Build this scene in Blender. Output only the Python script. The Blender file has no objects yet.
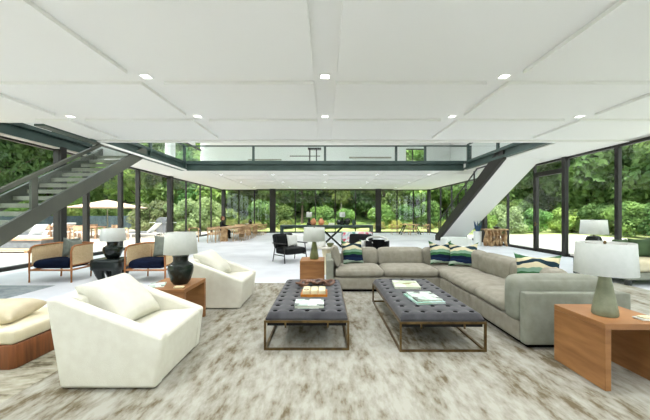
import bpy, math, random
import numpy as np
from mathutils import Vector, Matrix, Euler
R = random.Random(7)
PI = math.pi
S = bpy.context.scene
C = S.collection
F, H = 300.0, 1.45          # focal length in px (650 wide), eye height
def at(px, Y): return (px - 325) * Y / F
# ------------------------------------------------------------------ materials
MATS = {}
def srgb(c):
    return tuple((v/255/12.92 if v/255 <= .04045 else ((v/255+.055)/1.055)**2.4) for v in c)
def mat(name, col, rough=.6, metal=0, col2=None, scale=8, stretch=(1,1,1), bump=0, bscale=60, detail=4, lo=.35, hi=.65, spec=.5, sheen=0, trans=0, emit=0, rnd=0, coords='Object'):
    m = bpy.data.materials.new(name); m.use_nodes = True
    nt = m.node_tree; N = nt.nodes; L = nt.links
    b = N['Principled BSDF']
    c = srgb(col) + (1,)
    b.inputs['Base Color'].default_value = c
    b.inputs['Roughness'].default_value = rough
    b.inputs['Metallic'].default_value = metal
    b.inputs['Specular IOR Level'].default_value = spec
    if sheen: b.inputs['Sheen Weight'].default_value = sheen
    if emit:
        b.inputs['Emission Color'].default_value = c; b.inputs['Emission Strength'].default_value = emit
    if col2 or bump:
        tc = N.new('ShaderNodeTexCoord'); mp = N.new('ShaderNodeMapping')
        L.new(tc.outputs[coords], mp.inputs[0]); mp.inputs['Scale'].default_value = stretch
    if col2:
        n = N.new('ShaderNodeTexNoise'); n.inputs['Scale'].default_value = scale; n.inputs['Detail'].default_value = detail
        L.new(mp.outputs[0], n.inputs[0])
        r = N.new('ShaderNodeValToRGB'); r.color_ramp.elements[0].position = lo; r.color_ramp.elements[1].position = hi
        r.color_ramp.elements[0].color = c; r.color_ramp.elements[1].color = srgb(col2) + (1,)
        L.new(n.outputs[0], r.inputs[0]); L.new(r.outputs[0], b.inputs['Base Color'])
        if rnd:
            oi = N.new('ShaderNodeObjectInfo'); hs = N.new('ShaderNodeHueSaturation')
            mr = N.new('ShaderNodeMapRange'); mr.inputs[3].default_value = .5-.035*rnd; mr.inputs[4].default_value = .5+.02*rnd
            mv = N.new('ShaderNodeMapRange'); mv.inputs[3].default_value = 1-.35*rnd; mv.inputs[4].default_value = 1+.45*rnd
            mu = N.new('ShaderNodeMath'); mu.operation = 'MULTIPLY'; mu.inputs[1].default_value = 7.31
            fr = N.new('ShaderNodeMath'); fr.operation = 'FRACT'
            L.new(oi.outputs['Random'], mr.inputs[0]); L.new(oi.outputs['Random'], mu.inputs[0]); L.new(mu.outputs[0], fr.inputs[0]); L.new(fr.outputs[0], mv.inputs[0])
            L.new(mr.outputs[0], hs.inputs['Hue']); L.new(mv.outputs[0], hs.inputs['Value'])
            L.new(r.outputs[0], hs.inputs['Color']); L.new(hs.outputs[0], b.inputs['Base Color'])
    if bump:
        n2 = N.new('ShaderNodeTexNoise'); n2.inputs['Scale'].default_value = bscale; L.new(mp.outputs[0], n2.inputs[0])
        bp = N.new('ShaderNodeBump'); bp.inputs['Strength'].default_value = bump; bp.inputs['Distance'].default_value = .01
        L.new(n2.outputs[0], bp.inputs['Height']); L.new(bp.outputs[0], b.inputs['Normal'])
    MATS[name] = m
    return m
def glass(name, tint, refl=.12):
    m = bpy.data.materials.new(name); m.use_nodes = True
    nt = m.node_tree; N = nt.nodes; L = nt.links; N.remove(N['Principled BSDF'])
    t = N.new('ShaderNodeBsdfTransparent'); t.inputs[0].default_value = tint + (1,)
    g = N.new('ShaderNodeBsdfGlossy'); g.inputs['Roughness'].default_value = 0.02
    lw = N.new('ShaderNodeLayerWeight'); lw.inputs[0].default_value = .5
    pw = N.new('ShaderNodeMath'); pw.operation = 'POWER'; pw.inputs[1].default_value = 4; L.new(lw.outputs['Facing'], pw.inputs[0])
    fr = N.new('ShaderNodeMath'); fr.operation = 'MULTIPLY_ADD'; fr.inputs[1].default_value = .45; fr.inputs[2].default_value = .03; L.new(pw.outputs[0], fr.inputs[0])
    mx = N.new('ShaderNodeMixShader'); L.new(fr.outputs[0], mx.inputs[0]); L.new(t.outputs[0], mx.inputs[1]); L.new(g.outputs[0], mx.inputs[2])
    L.new(mx.outputs[0], N['Material Output'].inputs[0]); MATS[name] = m
    return m
def leafmat(name, a, b_):
    m = mat(name, a, rough=.6, col2=b_, scale=.9, detail=6, lo=.3, hi=.7, rnd=1, spec=.25)
    nt = m.node_tree; N = nt.nodes; L = nt.links; b = N['Principled BSDF']
    src = b.inputs['Base Color'].links[0].from_socket
    tr = N.new('ShaderNodeBsdfTranslucent'); L.new(src, tr.inputs[0])
    mx = N.new('ShaderNodeMixShader'); mx.inputs[0].default_value = .4
    L.new(b.outputs[0], mx.inputs[1]); L.new(tr.outputs[0], mx.inputs[2]); L.new(mx.outputs[0], N['Material Output'].inputs[0])
    return m
M_ceil = mat('ceiling_white', (236,236,231), rough=.9, spec=.1)
M_wall = mat('wall_white', (238,240,238), rough=.9, spec=.1)
M_floor = mat('floor_concrete', (228,231,236), rough=.42, col2=(212,215,221), scale=1.1, detail=6, spec=.35)
M_green = mat('green_steel', (62,82,78), rough=.45, col2=(50,68,64), scale=2)
M_frame = mat('bronze_frame', (33,29,27), rough=.5, col2=(27,24,22), scale=2)
M_stair = mat('grey_green_steel', (92,94,84), rough=.5, col2=(80,82,74), scale=1.5)
M_tread = mat('pale_tread', (164,164,150), rough=.7, col2=(150,150,136), scale=4)
M_pane = glass('window_glass', (.93,.96,.94))
M_rail = glass('rail_glass', (.95,.985,.985))
M_light = mat('lamp_light', (255,252,245), emit=6)
M_cream = mat('cream_boucle', (232,230,216), rough=.95, col2=(226,223,208), scale=12, bump=.25, bscale=180, spec=.1)
M_cushc = mat('cream_cotton', (232,224,196), rough=.95, col2=(222,212,182), scale=7, bump=.15, bscale=90, spec=.1)
M_tan = mat('tan_linen', (214,204,178), rough=.95, col2=(204,192,162), scale=7, bump=.2, bscale=90, spec=.1)
M_sofa = mat('taupe_linen', (160,156,143), rough=.95, col2=(148,143,130), scale=10, bump=.25, bscale=160, spec=.1)
M_sofa2 = mat('grey_linen', (152,154,142), rough=.95, col2=(140,142,130), scale=10, bump=.25, bscale=160, spec=.1)
M_wood = mat('honey_wood', (172,122,74), rough=.55, col2=(140,94,54), scale=2, stretch=(1.0,1.0,6), detail=6, bump=.08, bscale=20)
M_woodd = mat('red_brown_wood', (142,84,44), rough=.5, col2=(100,56,28), scale=3, stretch=(7,7,.6), detail=6)
M_oak = mat('pale_oak', (204,170,132), rough=.6, col2=(182,146,108), scale=4, stretch=(4,4,1))
M_oak2 = mat('weathered_teak', (196,160,134), rough=.7, col2=(172,134,106), scale=4)
M_teak = mat('teak_frame', (176,116,64), rough=.5, col2=(150,94,50), scale=5)
M_root = mat('root_wood', (206,174,132), rough=.7, col2=(150,112,74), scale=6, detail=8)
M_cane = mat('woven_cane', (226,202,162), rough=.8, col2=(204,176,134), scale=90, detail=1, lo=.45, hi=.55)
M_navy = mat('navy_velvet', (16,26,48), rough=.9, col2=(10,17,36), scale=6, spec=.1)
M_brass = mat('antique_brass', (122,100,62), rough=.4, metal=.7, col2=(88,70,44), scale=12)
M_velvet = mat('charcoal_velvet', (74,74,77), rough=.75, col2=(58,58,62), scale=9, sheen=.25, spec=.2)
M_near_black = mat('near_black', (12,12,14), rough=.9, spec=.1)  # on the tufting buttons this also stands for dimple shade
M_black = mat('black_leather', (13,15,18), spec=.25, rough=.6, col2=(8,10,13), scale=10)
M_gblack = mat('glossy_black', (14,20,20), rough=.25, col2=(24,34,30), scale=3)
M_pot = mat('dark_green_glaze', (26,38,32), rough=.25, col2=(12,18,16), scale=7, detail=6, bump=.3, bscale=15)
M_ceramic = mat('grey_green_ceramic', (138,142,118), rough=.6, col2=(114,118,94), scale=9, bump=.3, bscale=40)
M_olive = mat('olive_ceramic', (112,118,72), rough=.5, col2=(88,94,54), scale=9)
M_shade = mat('lamp_shade_linen', (240,243,240), rough=.95, col2=(235,239,235), scale=30, spec=.1)
M_white = mat('white_paint', (236,236,232), rough=.5)
M_marble = mat('white_stone', (232,228,218), rough=.35, col2=(214,208,196), scale=3, detail=7)
M_green_p = mat('green_pillow', (70,92,58), rough=.9, col2=(48,70,42), scale=5)
M_grey_p = mat('grey_green_pillow', (128,134,124), rough=.95, col2=(108,114,106), scale=9)
M_copper = mat('copper_clay', (206,142,100), rough=.4, col2=(180,112,74), scale=6)
M_amber = mat('amber_wood', (210,138,44), rough=.4, col2=(184,110,30), scale=6)
M_cblock = mat('cream_bone', (236,226,190), rough=.5, col2=(224,210,170), scale=9)
M_chain = mat('brown_chain_wood', (142,104,80), rough=.5, col2=(92,60,44), scale=8)
M_page = mat('page_paper', (226,230,214), rough=.9)
M_bluep = mat('blue_bloom', (52,84,116), rough=.7)
M_skin = mat('skin_tone', (196,150,122), rough=.6)
M_hair = mat('auburn_hair', (110,66,44), rough=.7)
M_cloth = mat('black_cloth', (24,24,28), rough=.9)
M_bark = mat('tree_bark', (120,108,92), rough=.9, col2=(72,62,50), scale=4, stretch=(3,3,.5), detail=8)
M_birch = mat('pale_bark', (186,180,166), rough=.9, col2=(140,132,118), scale=4, stretch=(1,1,3), detail=8)
M_leafA = leafmat('leaf_mid_green', (94,128,66), (166,190,108))
M_leafB = leafmat('leaf_deep_green', (66,104,60), (132,164,94))
M_leafC = leafmat('leaf_sage_green', (124,142,100), (164,176,128))
M_leafY = leafmat('leaf_yellow_green', (128,140,74), (178,180,112))
M_grass = mat('meadow_grass', (168,174,112), rough=.95, col2=(128,144,82), scale=.7, detail=8, coords='Object')
M_hill = mat('wooded_hillside', (38,62,30), rough=.95, col2=(128,156,78), scale=1.6, detail=12)
M_added_wall = mat('added_wall_dark', (84,78,70), rough=.8, col2=(70,64,56), scale=3)  # kept dark so the added wall bounces little light
M_gravel = mat('pale_gravel', (182,180,174), rough=.95, col2=(166,163,156), scale=3, detail=8)
M_patio = mat('pale_patio', (190,180,170), rough=.9, col2=(176,165,155), scale=1, detail=8)
M_bluef = mat('blue_grey_fence', (66,80,88), rough=.7, col2=(44,58,66), scale=3)
M_umb = mat('blush_canvas', (200,174,156), rough=.9)
M_greyc = mat('outdoor_grey', (120,122,126), rough=.9, col2=(104,106,112), scale=6)
M_out = mat('white_canvas', (234,234,236), rough=.9)
# rugs ---------------------------------------------------------------
def rugmat(name, pale, mid, dark, sx, sy, lo=.36, hi=.62):
    m = bpy.data.materials.new(name); m.use_nodes = True
    nt = m.node_tree; N = nt.nodes; L = nt.links; b = N['Principled BSDF']
    b.inputs['Roughness'].default_value = .9; b.inputs['Specular IOR Level'].default_value = .15
    tc = N.new('ShaderNodeTexCoord')
    def noise(sc, st, det, dist=0):
        mp = N.new('ShaderNodeMapping'); mp.inputs['Scale'].default_value = st; L.new(tc.outputs['Object'], mp.inputs[0])
        n = N.new('ShaderNodeTexNoise'); n.inputs['Scale'].default_value = sc; n.inputs['Detail'].default_value = det
        n.inputs['Roughness'].default_value = .65; n.inputs['Distortion'].default_value = dist
        L.new(mp.outputs[0], n.inputs[0]); return n
    a = noise(1.0, (sx, sy, 1), 8, .3); c = noise(9, (sx*.55, sy*.5, 1), 5); d = noise(.55, (1,1,1), 3)
    mix = N.new('ShaderNodeMath'); mix.operation = 'MULTIPLY_ADD'; mix.inputs[1].default_value = .45; L.new(c.outputs[0], mix.inputs[0])
    h = N.new('ShaderNodeMath'); h.operation = 'MULTIPLY'; h.inputs[1].default_value = .4; L.new(a.outputs[0], h.inputs[0]); L.new(h.outputs[0], mix.inputs[2])
    e = N.new('ShaderNodeMath'); e.operation = 'MULTIPLY_ADD'; e.inputs[1].default_value = .15; L.new(d.outputs[0], e.inputs[0]); L.new(mix.outputs[0], e.inputs[2])
    r = N.new('ShaderNodeValToRGB'); cr = r.color_ramp
    cr.elements[0].position = lo; cr.elements[0].color = srgb(dark)+(1,)
    cr.elements[1].position = hi; cr.elements[1].color = srgb(pale)+(1,)
    k = cr.elements.new(lo+(hi-lo)*.42); k.color = srgb(mid)+(1,)
    L.new(e.outputs[0], r.inputs[0]); L.new(r.outputs[0], b.inputs['Base Color'])
    bp = N.new('ShaderNodeBump'); bp.inputs['Strength'].default_value = .3; bp.inputs['Distance'].default_value = .004
    L.new(c.outputs[0], bp.inputs['Height']); L.new(bp.outputs[0], b.inputs['Normal'])
    return m
M_rug = rugmat('distressed_rug', (172,170,159), (148,144,130), (106,95,73), 2.4, .95, .405, .56)
M_rug2 = rugmat('distressed_rug_grey', (176,172,156), (150,145,126), (96,88,68), 1.2, 3.2, .40, .56)
M_rug3 = rugmat('blue_grey_rug', (158,166,168), (138,148,150), (104,114,116), 2, 2, .40, .58)
def stripemat(name, cols, scale, distort):
    m = bpy.data.materials.new(name); m.use_nodes = True
    nt = m.node_tree; N = nt.nodes; L = nt.links; b = N['Principled BSDF']; b.inputs['Roughness'].default_value = .95
    b.inputs['Specular IOR Level'].default_value = .1
    tc = N.new('ShaderNodeTexCoord'); sp = N.new('ShaderNodeSeparateXYZ'); L.new(tc.outputs['Object'], sp.inputs[0])
    n = N.new('ShaderNodeTexNoise'); n.inputs['Scale'].default_value = 3.5; L.new(tc.outputs['Object'], n.inputs[0])
    a = N.new('ShaderNodeMath'); a.operation = 'MULTIPLY_ADD'; a.inputs[1].default_value = distort; L.new(n.outputs[0], a.inputs[0]); L.new(sp.outputs[2], a.inputs[2])
    s = N.new('ShaderNodeMath'); s.operation = 'MULTIPLY'; s.inputs[1].default_value = scale; L.new(a.outputs[0], s.inputs[0])
    f = N.new('ShaderNodeMath'); f.operation = 'FRACT'; L.new(s.outputs[0], f.inputs[0])
    r = N.new('ShaderNodeValToRGB'); cr = r.color_ramp; cr.interpolation = 'CONSTANT'
    cr.elements[0].position = 0; cr.elements[0].color = srgb(cols[0])+(1,); cr.elements[1].position = 1/len(cols); cr.elements[1].color = srgb(cols[1])+(1,)
    for i in range(2, len(cols)):
        q = cr.elements.new(i/len(cols)); q.color = srgb(cols[i])+(1,)
    L.new(f.outputs[0], r.inputs[0]); L.new(r.outputs[0], b.inputs['Base Color'])
    return m
M_stripe = stripemat('painterly_stripe', [(222,212,176),(64,108,72),(176,196,180),(30,44,74),(20,30,56),(54,100,62),(128,160,140),(226,216,184),(40,60,70)], 2.1, .18)
def patches(name, cols, scale, kind='voronoi'):
    m = bpy.data.materials.new(name); m.use_nodes = True
    nt = m.node_tree; N = nt.nodes; L = nt.links; b = N['Principled BSDF']; b.inputs['Roughness'].default_value = .8
    tc = N.new('ShaderNodeTexCoord')
    v = N.new('ShaderNodeTexVoronoi'); v.inputs['Scale'].default_value = scale; L.new(tc.outputs['Object'], v.inputs['Vector'])
    sp = N.new('ShaderNodeSeparateColor'); L.new(v.outputs['Color'], sp.inputs[0])
    r = N.new('ShaderNodeValToRGB'); cr = r.color_ramp; cr.interpolation = 'CONSTANT'
    cr.elements[0].position = 0; cr.elements[0].color = srgb(cols[0])+(1,); cr.elements[1].position = 1/len(cols); cr.elements[1].color = srgb(cols[1])+(1,)
    for i in range(2, len(cols)):
        q = cr.elements.new(i/len(cols)); q.color = srgb(cols[i])+(1,)
    L.new(sp.outputs[0], r.inputs[0]); L.new(r.outputs[0], b.inputs['Base Color'])
    return m
M_floral = patches('floral_print', [(206,214,216),(222,226,226),(196,92,104),(90,140,136),(170,186,190),(214,160,164),(216,220,220)], 9)
M_coverA = patches('pale_green_cover', [(198,214,200),(226,232,226),(184,204,190),(212,222,214),(120,130,120)], 14)
M_coverB = patches('aqua_cover', [(170,206,192),(196,222,220),(150,194,176),(206,214,228),(186,214,204)], 9)
M_coverC = patches('cream_green_cover', [(214,220,200),(196,206,176),(226,228,214),(150,148,96),(206,214,190)], 9)
# ------------------------------------------------------------------ mesh helpers
class MB:
    def __init__(s): s.v = []; s.f = []
    def add(s, vs, fs):
        o = len(s.v); s.v += [tuple(v) for v in vs]; s.f += [tuple(i+o for i in f) for f in fs]; return s
    def box(s, x0, x1, y0, y1, z0, z1, m=None):
        vs = [Vector(p) for p in ((x0,y0,z0),(x1,y0,z0),(x1,y1,z0),(x0,y1,z0),(x0,y0,z1),(x1,y0,z1),(x1,y1,z1),(x0,y1,z1))]
        if m: vs = [m @ v for v in vs]
        return s.add(vs, [(3,2,1,0),(4,5,6,7),(0,1,5,4),(1,2,6,5),(2,3,7,6),(3,0,4,7)])
    def prism(s, poly, a, b, axis='x'):
        # poly in the other two axes; x: (y,z), y: (x,z), z: (x,y)
        def P(p, t): return (t,p[0],p[1]) if axis == 'x' else (p[0],t,p[1]) if axis == 'y' else (p[0],p[1],t)
        n = len(poly)
        vs = [P(p,a) for p in poly] + [P(p,b) for p in poly]
        return s.add(vs, [tuple(range(n))[::-1], tuple(range(n,2*n))] + [(i,(i+1)%n,n+(i+1)%n,n+i) for i in range(n)])
    def cyl(s, p0, p1, r0, r1=None, n=12):
        r1 = r0 if r1 is None else r1
        p0 = Vector(p0); p1 = Vector(p1); d = (p1-p0).normalized(); q = d.to_track_quat('Z','Y')
        vs = []
        for p, r in ((p0,r0),(p1,r1)):
            for i in range(n):
                a = 2*PI*i/n; vs.append(p + q @ Vector((r*math.cos(a), r*math.sin(a), 0)))
        return s.add(vs, [tuple(range(n))[::-1], tuple(range(n,2*n))] + [(i,(i+1)%n,n+(i+1)%n,n+i) for i in range(n)])
    def tube(s, path, r, n=8):
        ps = [Vector(p) for p in path]; vs = []
        rr = r if hasattr(r,'__len__') else [r]*len(ps)
        for k, p in enumerate(ps):
            d = (ps[min(k+1,len(ps)-1)] - ps[max(k-1,0)]).normalized(); q = d.to_track_quat('Z','Y')
            for i in range(n):
                a = 2*PI*i/n; vs.append(p + q @ Vector((rr[k]*math.cos(a), rr[k]*math.sin(a), 0)))
        fs = [tuple(range(n))[::-1], tuple(range((len(ps)-1)*n, len(ps)*n))]
        for k in range(len(ps)-1):
            fs += [(k*n+i, k*n+(i+1)%n, (k+1)*n+(i+1)%n, (k+1)*n+i) for i in range(n)]
        return s.add(vs, fs)
    def lathe(s, prof, n=28, c=(0,0,0), caps=True):
        vs = [(c[0]+r*math.cos(2*PI*i/n), c[1]+r*math.sin(2*PI*i/n), c[2]+z) for r, z in prof for i in range(n)]
        m = len(prof)
        fs = [(k*n+i, k*n+(i+1)%n, (k+1)*n+(i+1)%n, (k+1)*n+i) for k in range(m-1) for i in range(n)]
        if caps: fs += [tuple(range(n))[::-1], tuple(range((m-1)*n, m*n))]
        return s.add(vs, fs)
    def rbox(s, x0, x1, y0, y1, z0, z1, r, bulge=0, n=10, m=None, sb=0):
        # soft cushion: rounded box with a crowned top
        c = Vector(((x0+x1)/2,(y0+y1)/2,(z0+z1)/2)); h = Vector(((x1-x0)/2,(y1-y0)/2,(z1-z0)/2)); r = min(r, *h)
        idx = {}; vs = []; fs = []
        ts = [math.sin(PI/2*(-1+2*i/n)) for i in range(n+1)]
        def vert(i,j,k):
            if (i,j,k) in idx: return idx[(i,j,k)]
            u = Vector((ts[i],ts[j],ts[k])); p = Vector((u.x*h.x,u.y*h.y,u.z*h.z))
            inn = Vector([max(-h[a]+r, min(h[a]-r, p[a])) for a in range(3)]); d = p-inn
            q = inn + (d.normalized()*r if d.length > 1e-9 else d)
            if abs(d.length) < 1e-9: q = p
            q.z += bulge*(1-u.x**4)*(1-u.y**4)*(1 if u.z > 0 else 0)*max(u.z,0)
            if sb:
                q.x += sb*u.x*(1-u.y**2)*(1-u.z**2); q.y += sb*u.y*(1-u.x**2)*(1-u.z**2)
            q = q + c
            idx[(i,j,k)] = len(vs); vs.append(m @ q if m else q); return idx[(i,j,k)]
        for a in range(n):
            for b in range(n):
                fs.append((vert(a,b,0),vert(a,b+1,0),vert(a+1,b+1,0),vert(a+1,b,0)))
                fs.append((vert(a,b,n),vert(a+1,b,n),vert(a+1,b+1,n),vert(a,b+1,n)))
                fs.append((vert(a,0,b),vert(a+1,0,b),vert(a+1,0,b+1),vert(a,0,b+1)))
                fs.append((vert(a,n,b),vert(a,n,b+1),vert(a+1,n,b+1),vert(a+1,n,b)))
                fs.append((vert(0,a,b),vert(0,a,b+1),vert(0,a+1,b+1),vert(0,a+1,b)))
                fs.append((vert(n,a,b),vert(n,a+1,b),vert(n,a+1,b+1),vert(n,a,b+1)))
        return s.add(vs, fs)
    def pillow(s, w, h, t, n=14, dent=0):
        # thrown pillow standing in local XZ, thickness along Y, bottom at z=0
        vs = []; fs = []
        for side in (-1,1):
            for i in range(n+1):
                for j in range(n+1):
                    u = math.sin(PI/2*(-1+2*i/n)); v = math.sin(PI/2*(-1+2*j/n))
                    pin = 1-.16*(1-abs(v)**2)*abs(u)**6
                    piv = 1-.16*(1-abs(u)**2)*abs(v)**6
                    th = t/2*((1-u**4)*(1-v**4))**.5
                    z = h/2*v*piv
                    if dent and v > 0: z -= dent*(1-abs(u))*v*v
                    vs.append((w/2*u*pin, side*th, h/2+z))
        k = (n+1)**2
        for i in range(n):
            for j in range(n):
                a = i*(n+1)+j
                fs.append((a,a+1,a+n+2,a+n+1)[::-1]); fs.append((k+a,k+a+1,k+a+n+2,k+a+n+1))
        return s.add(vs, fs)
    def torus(s, c, Rr, r, m=None, n=16, k=8, sx=1):
        vs = []; fs = []
        for i in range(n):
            a = 2*PI*i/n
            for j in range(k):
                b = 2*PI*j/k; q = Vector(((Rr+r*math.cos(b))*math.cos(a)*sx, (Rr+r*math.cos(b))*math.sin(a), r*math.sin(b)))
                if m: q = m @ q
                vs.append(q+Vector(c))
        for i in range(n):
            for j in range(k):
                fs.append((i*k+j, ((i+1)%n)*k+j, ((i+1)%n)*k+(j+1)%k, i*k+(j+1)%k))
        return s.add(vs, fs)
    def build(s, name, m, parent=None, smooth=False, bevel=0, seg=2, loc=None, weld=False, rot=None):
        me = bpy.data.meshes.new(name); me.from_pydata(s.v, [], s.f); me.update()
        if smooth:
            for p in me.polygons: p.use_smooth = True
            try: me.set_sharp_from_angle(angle=math.radians(40))
            except Exception: pass
        me.materials.append(m)
        o = bpy.data.objects.new(name, me); C.objects.link(o)
        if parent: o.parent = parent
        if loc: o.location = loc
        if rot: o.rotation_euler = rot
        if weld:
            w = o.modifiers.new('weld','WELD'); w.merge_threshold = .0004
        if bevel:
            b = o.modifiers.new('bevel','BEVEL'); b.width = bevel; b.segments = seg; b.limit_method = 'ANGLE'
            for p in me.polygons: p.use_smooth = True
            try: me.set_sharp_from_angle(angle=math.radians(50))
            except Exception: pass
            b.harden_normals = False
        return o
def thing(name, label, cat, loc=(0,0,0), rz=0, group=None):
    o = bpy.data.objects.new(name, None); C.objects.link(o); o.location = loc; o.rotation_euler = (0,0,rz)
    o.empty_display_size = .1
    return tag(o, label, cat, group)
def tag(o, label, cat, group=None, kind=None):
    o['label'] = label; o['category'] = cat
    if group: o['group'] = group
    if kind: o['kind'] = kind
    return o
def struct(name, mb, m, parent=None, **k):
    o = mb.build(name, m, parent, **k)
    if not parent: o['kind'] = 'structure'
    return o
def kids(o): return [c for c in bpy.data.objects if c.parent == o]
def dup(o, loc=None, rz=None, label=None, group=None, parent=None, _map=None, scale=None):
    r = o.copy(); C.objects.link(r)
    if parent: r.parent = parent
    if loc is not None: r.location = loc
    if rz is not None: r.rotation_euler = (0,0,rz)
    if label: r['label'] = label
    if group: r['group'] = group
    if scale: r.scale = scale
    for ch in kids(o): dup(ch, parent=r)
    return r
ORD = ['first','second','third','fourth','fifth','sixth','seventh','eighth','ninth','tenth']

# ================================================================== THE SETTING
XL, XR, YB, YN = -8.2, 8.4, 24.0, -6.0
ZC, ZS, ZU = 3.45, 3.5, 3.85
struct('floor', MB().box(XL-.15, XR+.15, YN-.2, YB+.15, -.25, 0), M_floor)
# ceiling: slab regions around the double-height void and the stair wells, with dropped panels
cb = MB()
regs = [(XL-.1,XR+.1,YN,6.7),(-6.35,XR+.1,6.7,8.35),(6.46,XR+.1,8.35,10.7),(7.75,XR+.1,10.7,14.8),(XL-.1,-6.46,10.3,13.73),(XL-.1,6.3,13.73,YB+.1),(6.3,XR+.1,14.8,YB+.1)]
for r in regs: cb.box(r[0],r[1],r[2],r[3],ZS,ZU)
gx = [2.65*k for k in range(-3,4)]; gy = [4.44+1.81*k for k in range(-5,11)]
def clipbox(x0,x1,y0,y1,r):
    a,b,c,d = max(x0,r[0]),min(x1,r[1]),max(y0,r[2]),min(y1,r[3])
    if b-a > .25 and d-c > .25: cb.box(a,b,c,d,ZC,ZS+.001)
for i in range(len(gx)-1):
    for j in range(len(gy)-1):
        for r in ((XL,XR,YN,6.2), (-5.4,5.4,13.9,YB)):
            clipbox(gx[i]+.17, gx[i+1]-.17, gy[j]+.17, gy[j+1]-.17, (max(r[0],-7.78),min(r[1],7.78),r[2],r[3]))
        if gy[j]+.17 > 6.2 and gy[j+1]-.17 < 8.3: clipbox(max(gx[i]+.17,-6.2), gx[i+1]-.17, gy[j]+.17, gy[j+1]-.17, (-6.2,7.78,6.2,8.3))
cb.box(-6.35,XR,8.23,8.35,ZC,ZS+.001)                # near edge of the void
cb.box(6.45,XR,8.36,10.7,ZC,ZS+.001); cb.box(7.75,XR,10.7,14.8,ZC,ZS+.001)
cb.box(XL,-6.45,10.3,13.6,ZC,ZS+.001); cb.box(6.3,XR,14.8,YB,ZC,ZS+.001)
cb.box(-6.34,-5.47,13.74,YB,ZC,ZS+.001); cb.box(5.47,6.29,13.74,YB,ZC,ZS+.001); cb.box(XL,-6.36,13.61,YB,ZC,ZS+.001)
cb.box(-5.4,5.4,13.74,13.9,ZC,ZS+.001)
struct('ceiling', cb, M_ceil)
# unseen wall added behind the camera, dark to cut bounce onto the ceiling lips
struct('wall_near_added', MB().box(XL-.1,XR+.1,YN-.15,YN,0,ZU), M_added_wall)
# ---- glazed walls
WN = [0]
def bay(p0, p1, z0=0.0, z1=ZC, w=.05, d=.10, head=.07, name=None, pane=True):
    """one glazed bay from p0 to p1 on plan: sill, head and a slim stile, with its pane as a child"""
    WN[0] += 1
    p0 = Vector((p0[0],p0[1],0)); p1 = Vector((p1[0],p1[1],0)); u = (p1-p0); L = u.length; u.normalize()
    ang = math.atan2(u.y,u.x); mt = Matrix.Translation(p0) @ Matrix.Rotation(ang,4,'Z')
    b = MB()
    b.box(0,L,-d/2,d/2,z0,z0+.10,mt); b.box(0,L,-d/2,d/2,z1-head,z1+.02,mt); b.box(-w/2,w/2,-d/2,d/2,z0+.10,z1-head,mt)
    o = struct('window_%d' % WN[0], b, M_frame)
    if pane: MB().box(.02,L-.02,-.006,.006,z0+.08,z1-head+.02,mt).build('pane', M_pane, o)
    return o
left = [YN,-3.8,-1.6,.6,2.8,5.2,7.45,9.15,10.3,12.03,13.15,15.67,17.7,19.7,21.6,YB]
for a, b in zip(left[:-1], left[1:]):
    bay((XL,a),(XL,b), w=.12 if a in (10.3,12.03,13.15) else .06, d=.16 if a in (10.3,12.03,13.15) else .09)
back = [222,239,254.5,273,295.3,315.4,335.2,355.5,378,397,413.3,430]
bx = [at(p,YB) for p in back]
for a, b in zip(bx[:-1], bx[1:]): bay((a,YB),(b,YB), w=.07)
right = [YN,-3.6,-1.2,1.2,3.6,6.1,8.6,10.4,12.0,13.77,15.65,17.9,19.9,21.8,YB]
for a, b in zip(right[:-1], right[1:]):
    if a == 10.4: bay((XR,a),(XR,b), z0=3.0, w=.1)          # transom over the door
    else: bay((XR,a),(XR,b), w=.12 if a == 8.6 else .06)
# door in the right wall
d = struct('door_1', MB().box(XR-.06,XR+.06,10.42,10.58,0,3.05).box(XR-.06,XR+.06,11.86,12.02,0,3.05).box(XR-.05,XR+.05,10.58,11.86,2.93,3.05).box(XR-.05,XR+.05,10.58,11.86,0,.14), M_frame)
MB().box(XR-.006,XR+.006,10.58,11.86,.14,2.93).build('pane', M_pane, d)
hd = MB().tube([(XR-.06,11.80,1.08),(XR-.13,11.80,1.08),(XR-.13,11.66,1.08)],.014).box(XR-.08,XR-.055,11.86,11.92,1.0,1.16).build('door_handle', M_brass, d, smooth=True)
# structural columns (steel posts standing inside the glazing line)
def col(x, y, sx, sy, z1=ZS): struct('column', MB().box(x-sx/2,x+sx/2,y-sy/2,y+sy/2,0,z1).box(x-sx/2+.06,x+sx/2-.06,y-sy/2-.012,y+sy/2+.012,0,z1), M_frame)
for y in (9.15,15.67): col(XL+.12,y,.24,.20)
col(XL+.14,YB-.14,.28,.2); col(XR-.14,YB-.14,.24,.2)
col(at(273,YB),YB-.12,.46,.16); col(at(378,YB),YB-.12,.44,.16)
col(XR-.1,15.65,.16,.3); col(XR-.08,10.4,.12,.16)
# ---- green steel beams round the void
def ibeam_x(x0,x1,y,z0,z1,t=.06,parent=None,w=.16):
    return MB().box(x0,x1,y,y+w,z0,z0+.10).box(x0,x1,y,y+w,z1-.11,z1).box(x0,x1,y+.07,y+w-.01,z0+.10,z1-.11)
struct('beam_far', ibeam_x(-6.3,6.3,13.56,ZC,ZU,w=.16), M_green)
def ibeam_y(y0,y1,x,z0,z1,side,w=.16):
    b = MB(); xa, xb = (x-w,x) if side < 0 else (x,x+w)
    b.box(xa,xb,y0,y1,z0,z0+.09).box(xa,xb,y0,y1,z1-.10,z1)
    b.box(xa,xb-.07,y0,y1,z0+.09,z1-.10) if side < 0 else b.box(xa+.07,xb,y0,y1,z0+.09,z1-.10)
    return b
struct('beam_left', ibeam_y(8.0,13.56,-6.29,ZC+.03,ZU,-1).box(-6.5,-6.26,6.7,13.56,ZC-.02,ZC+.03), M_green)
struct('beam_right', ibeam_y(8.35,13.56,6.29,ZC+.03,ZU,1), M_green)
struct('trim_1', MB().box(-6.28,-6.24,8.36,13.56,ZC-.03,ZC+.03), M_ceil)
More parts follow.
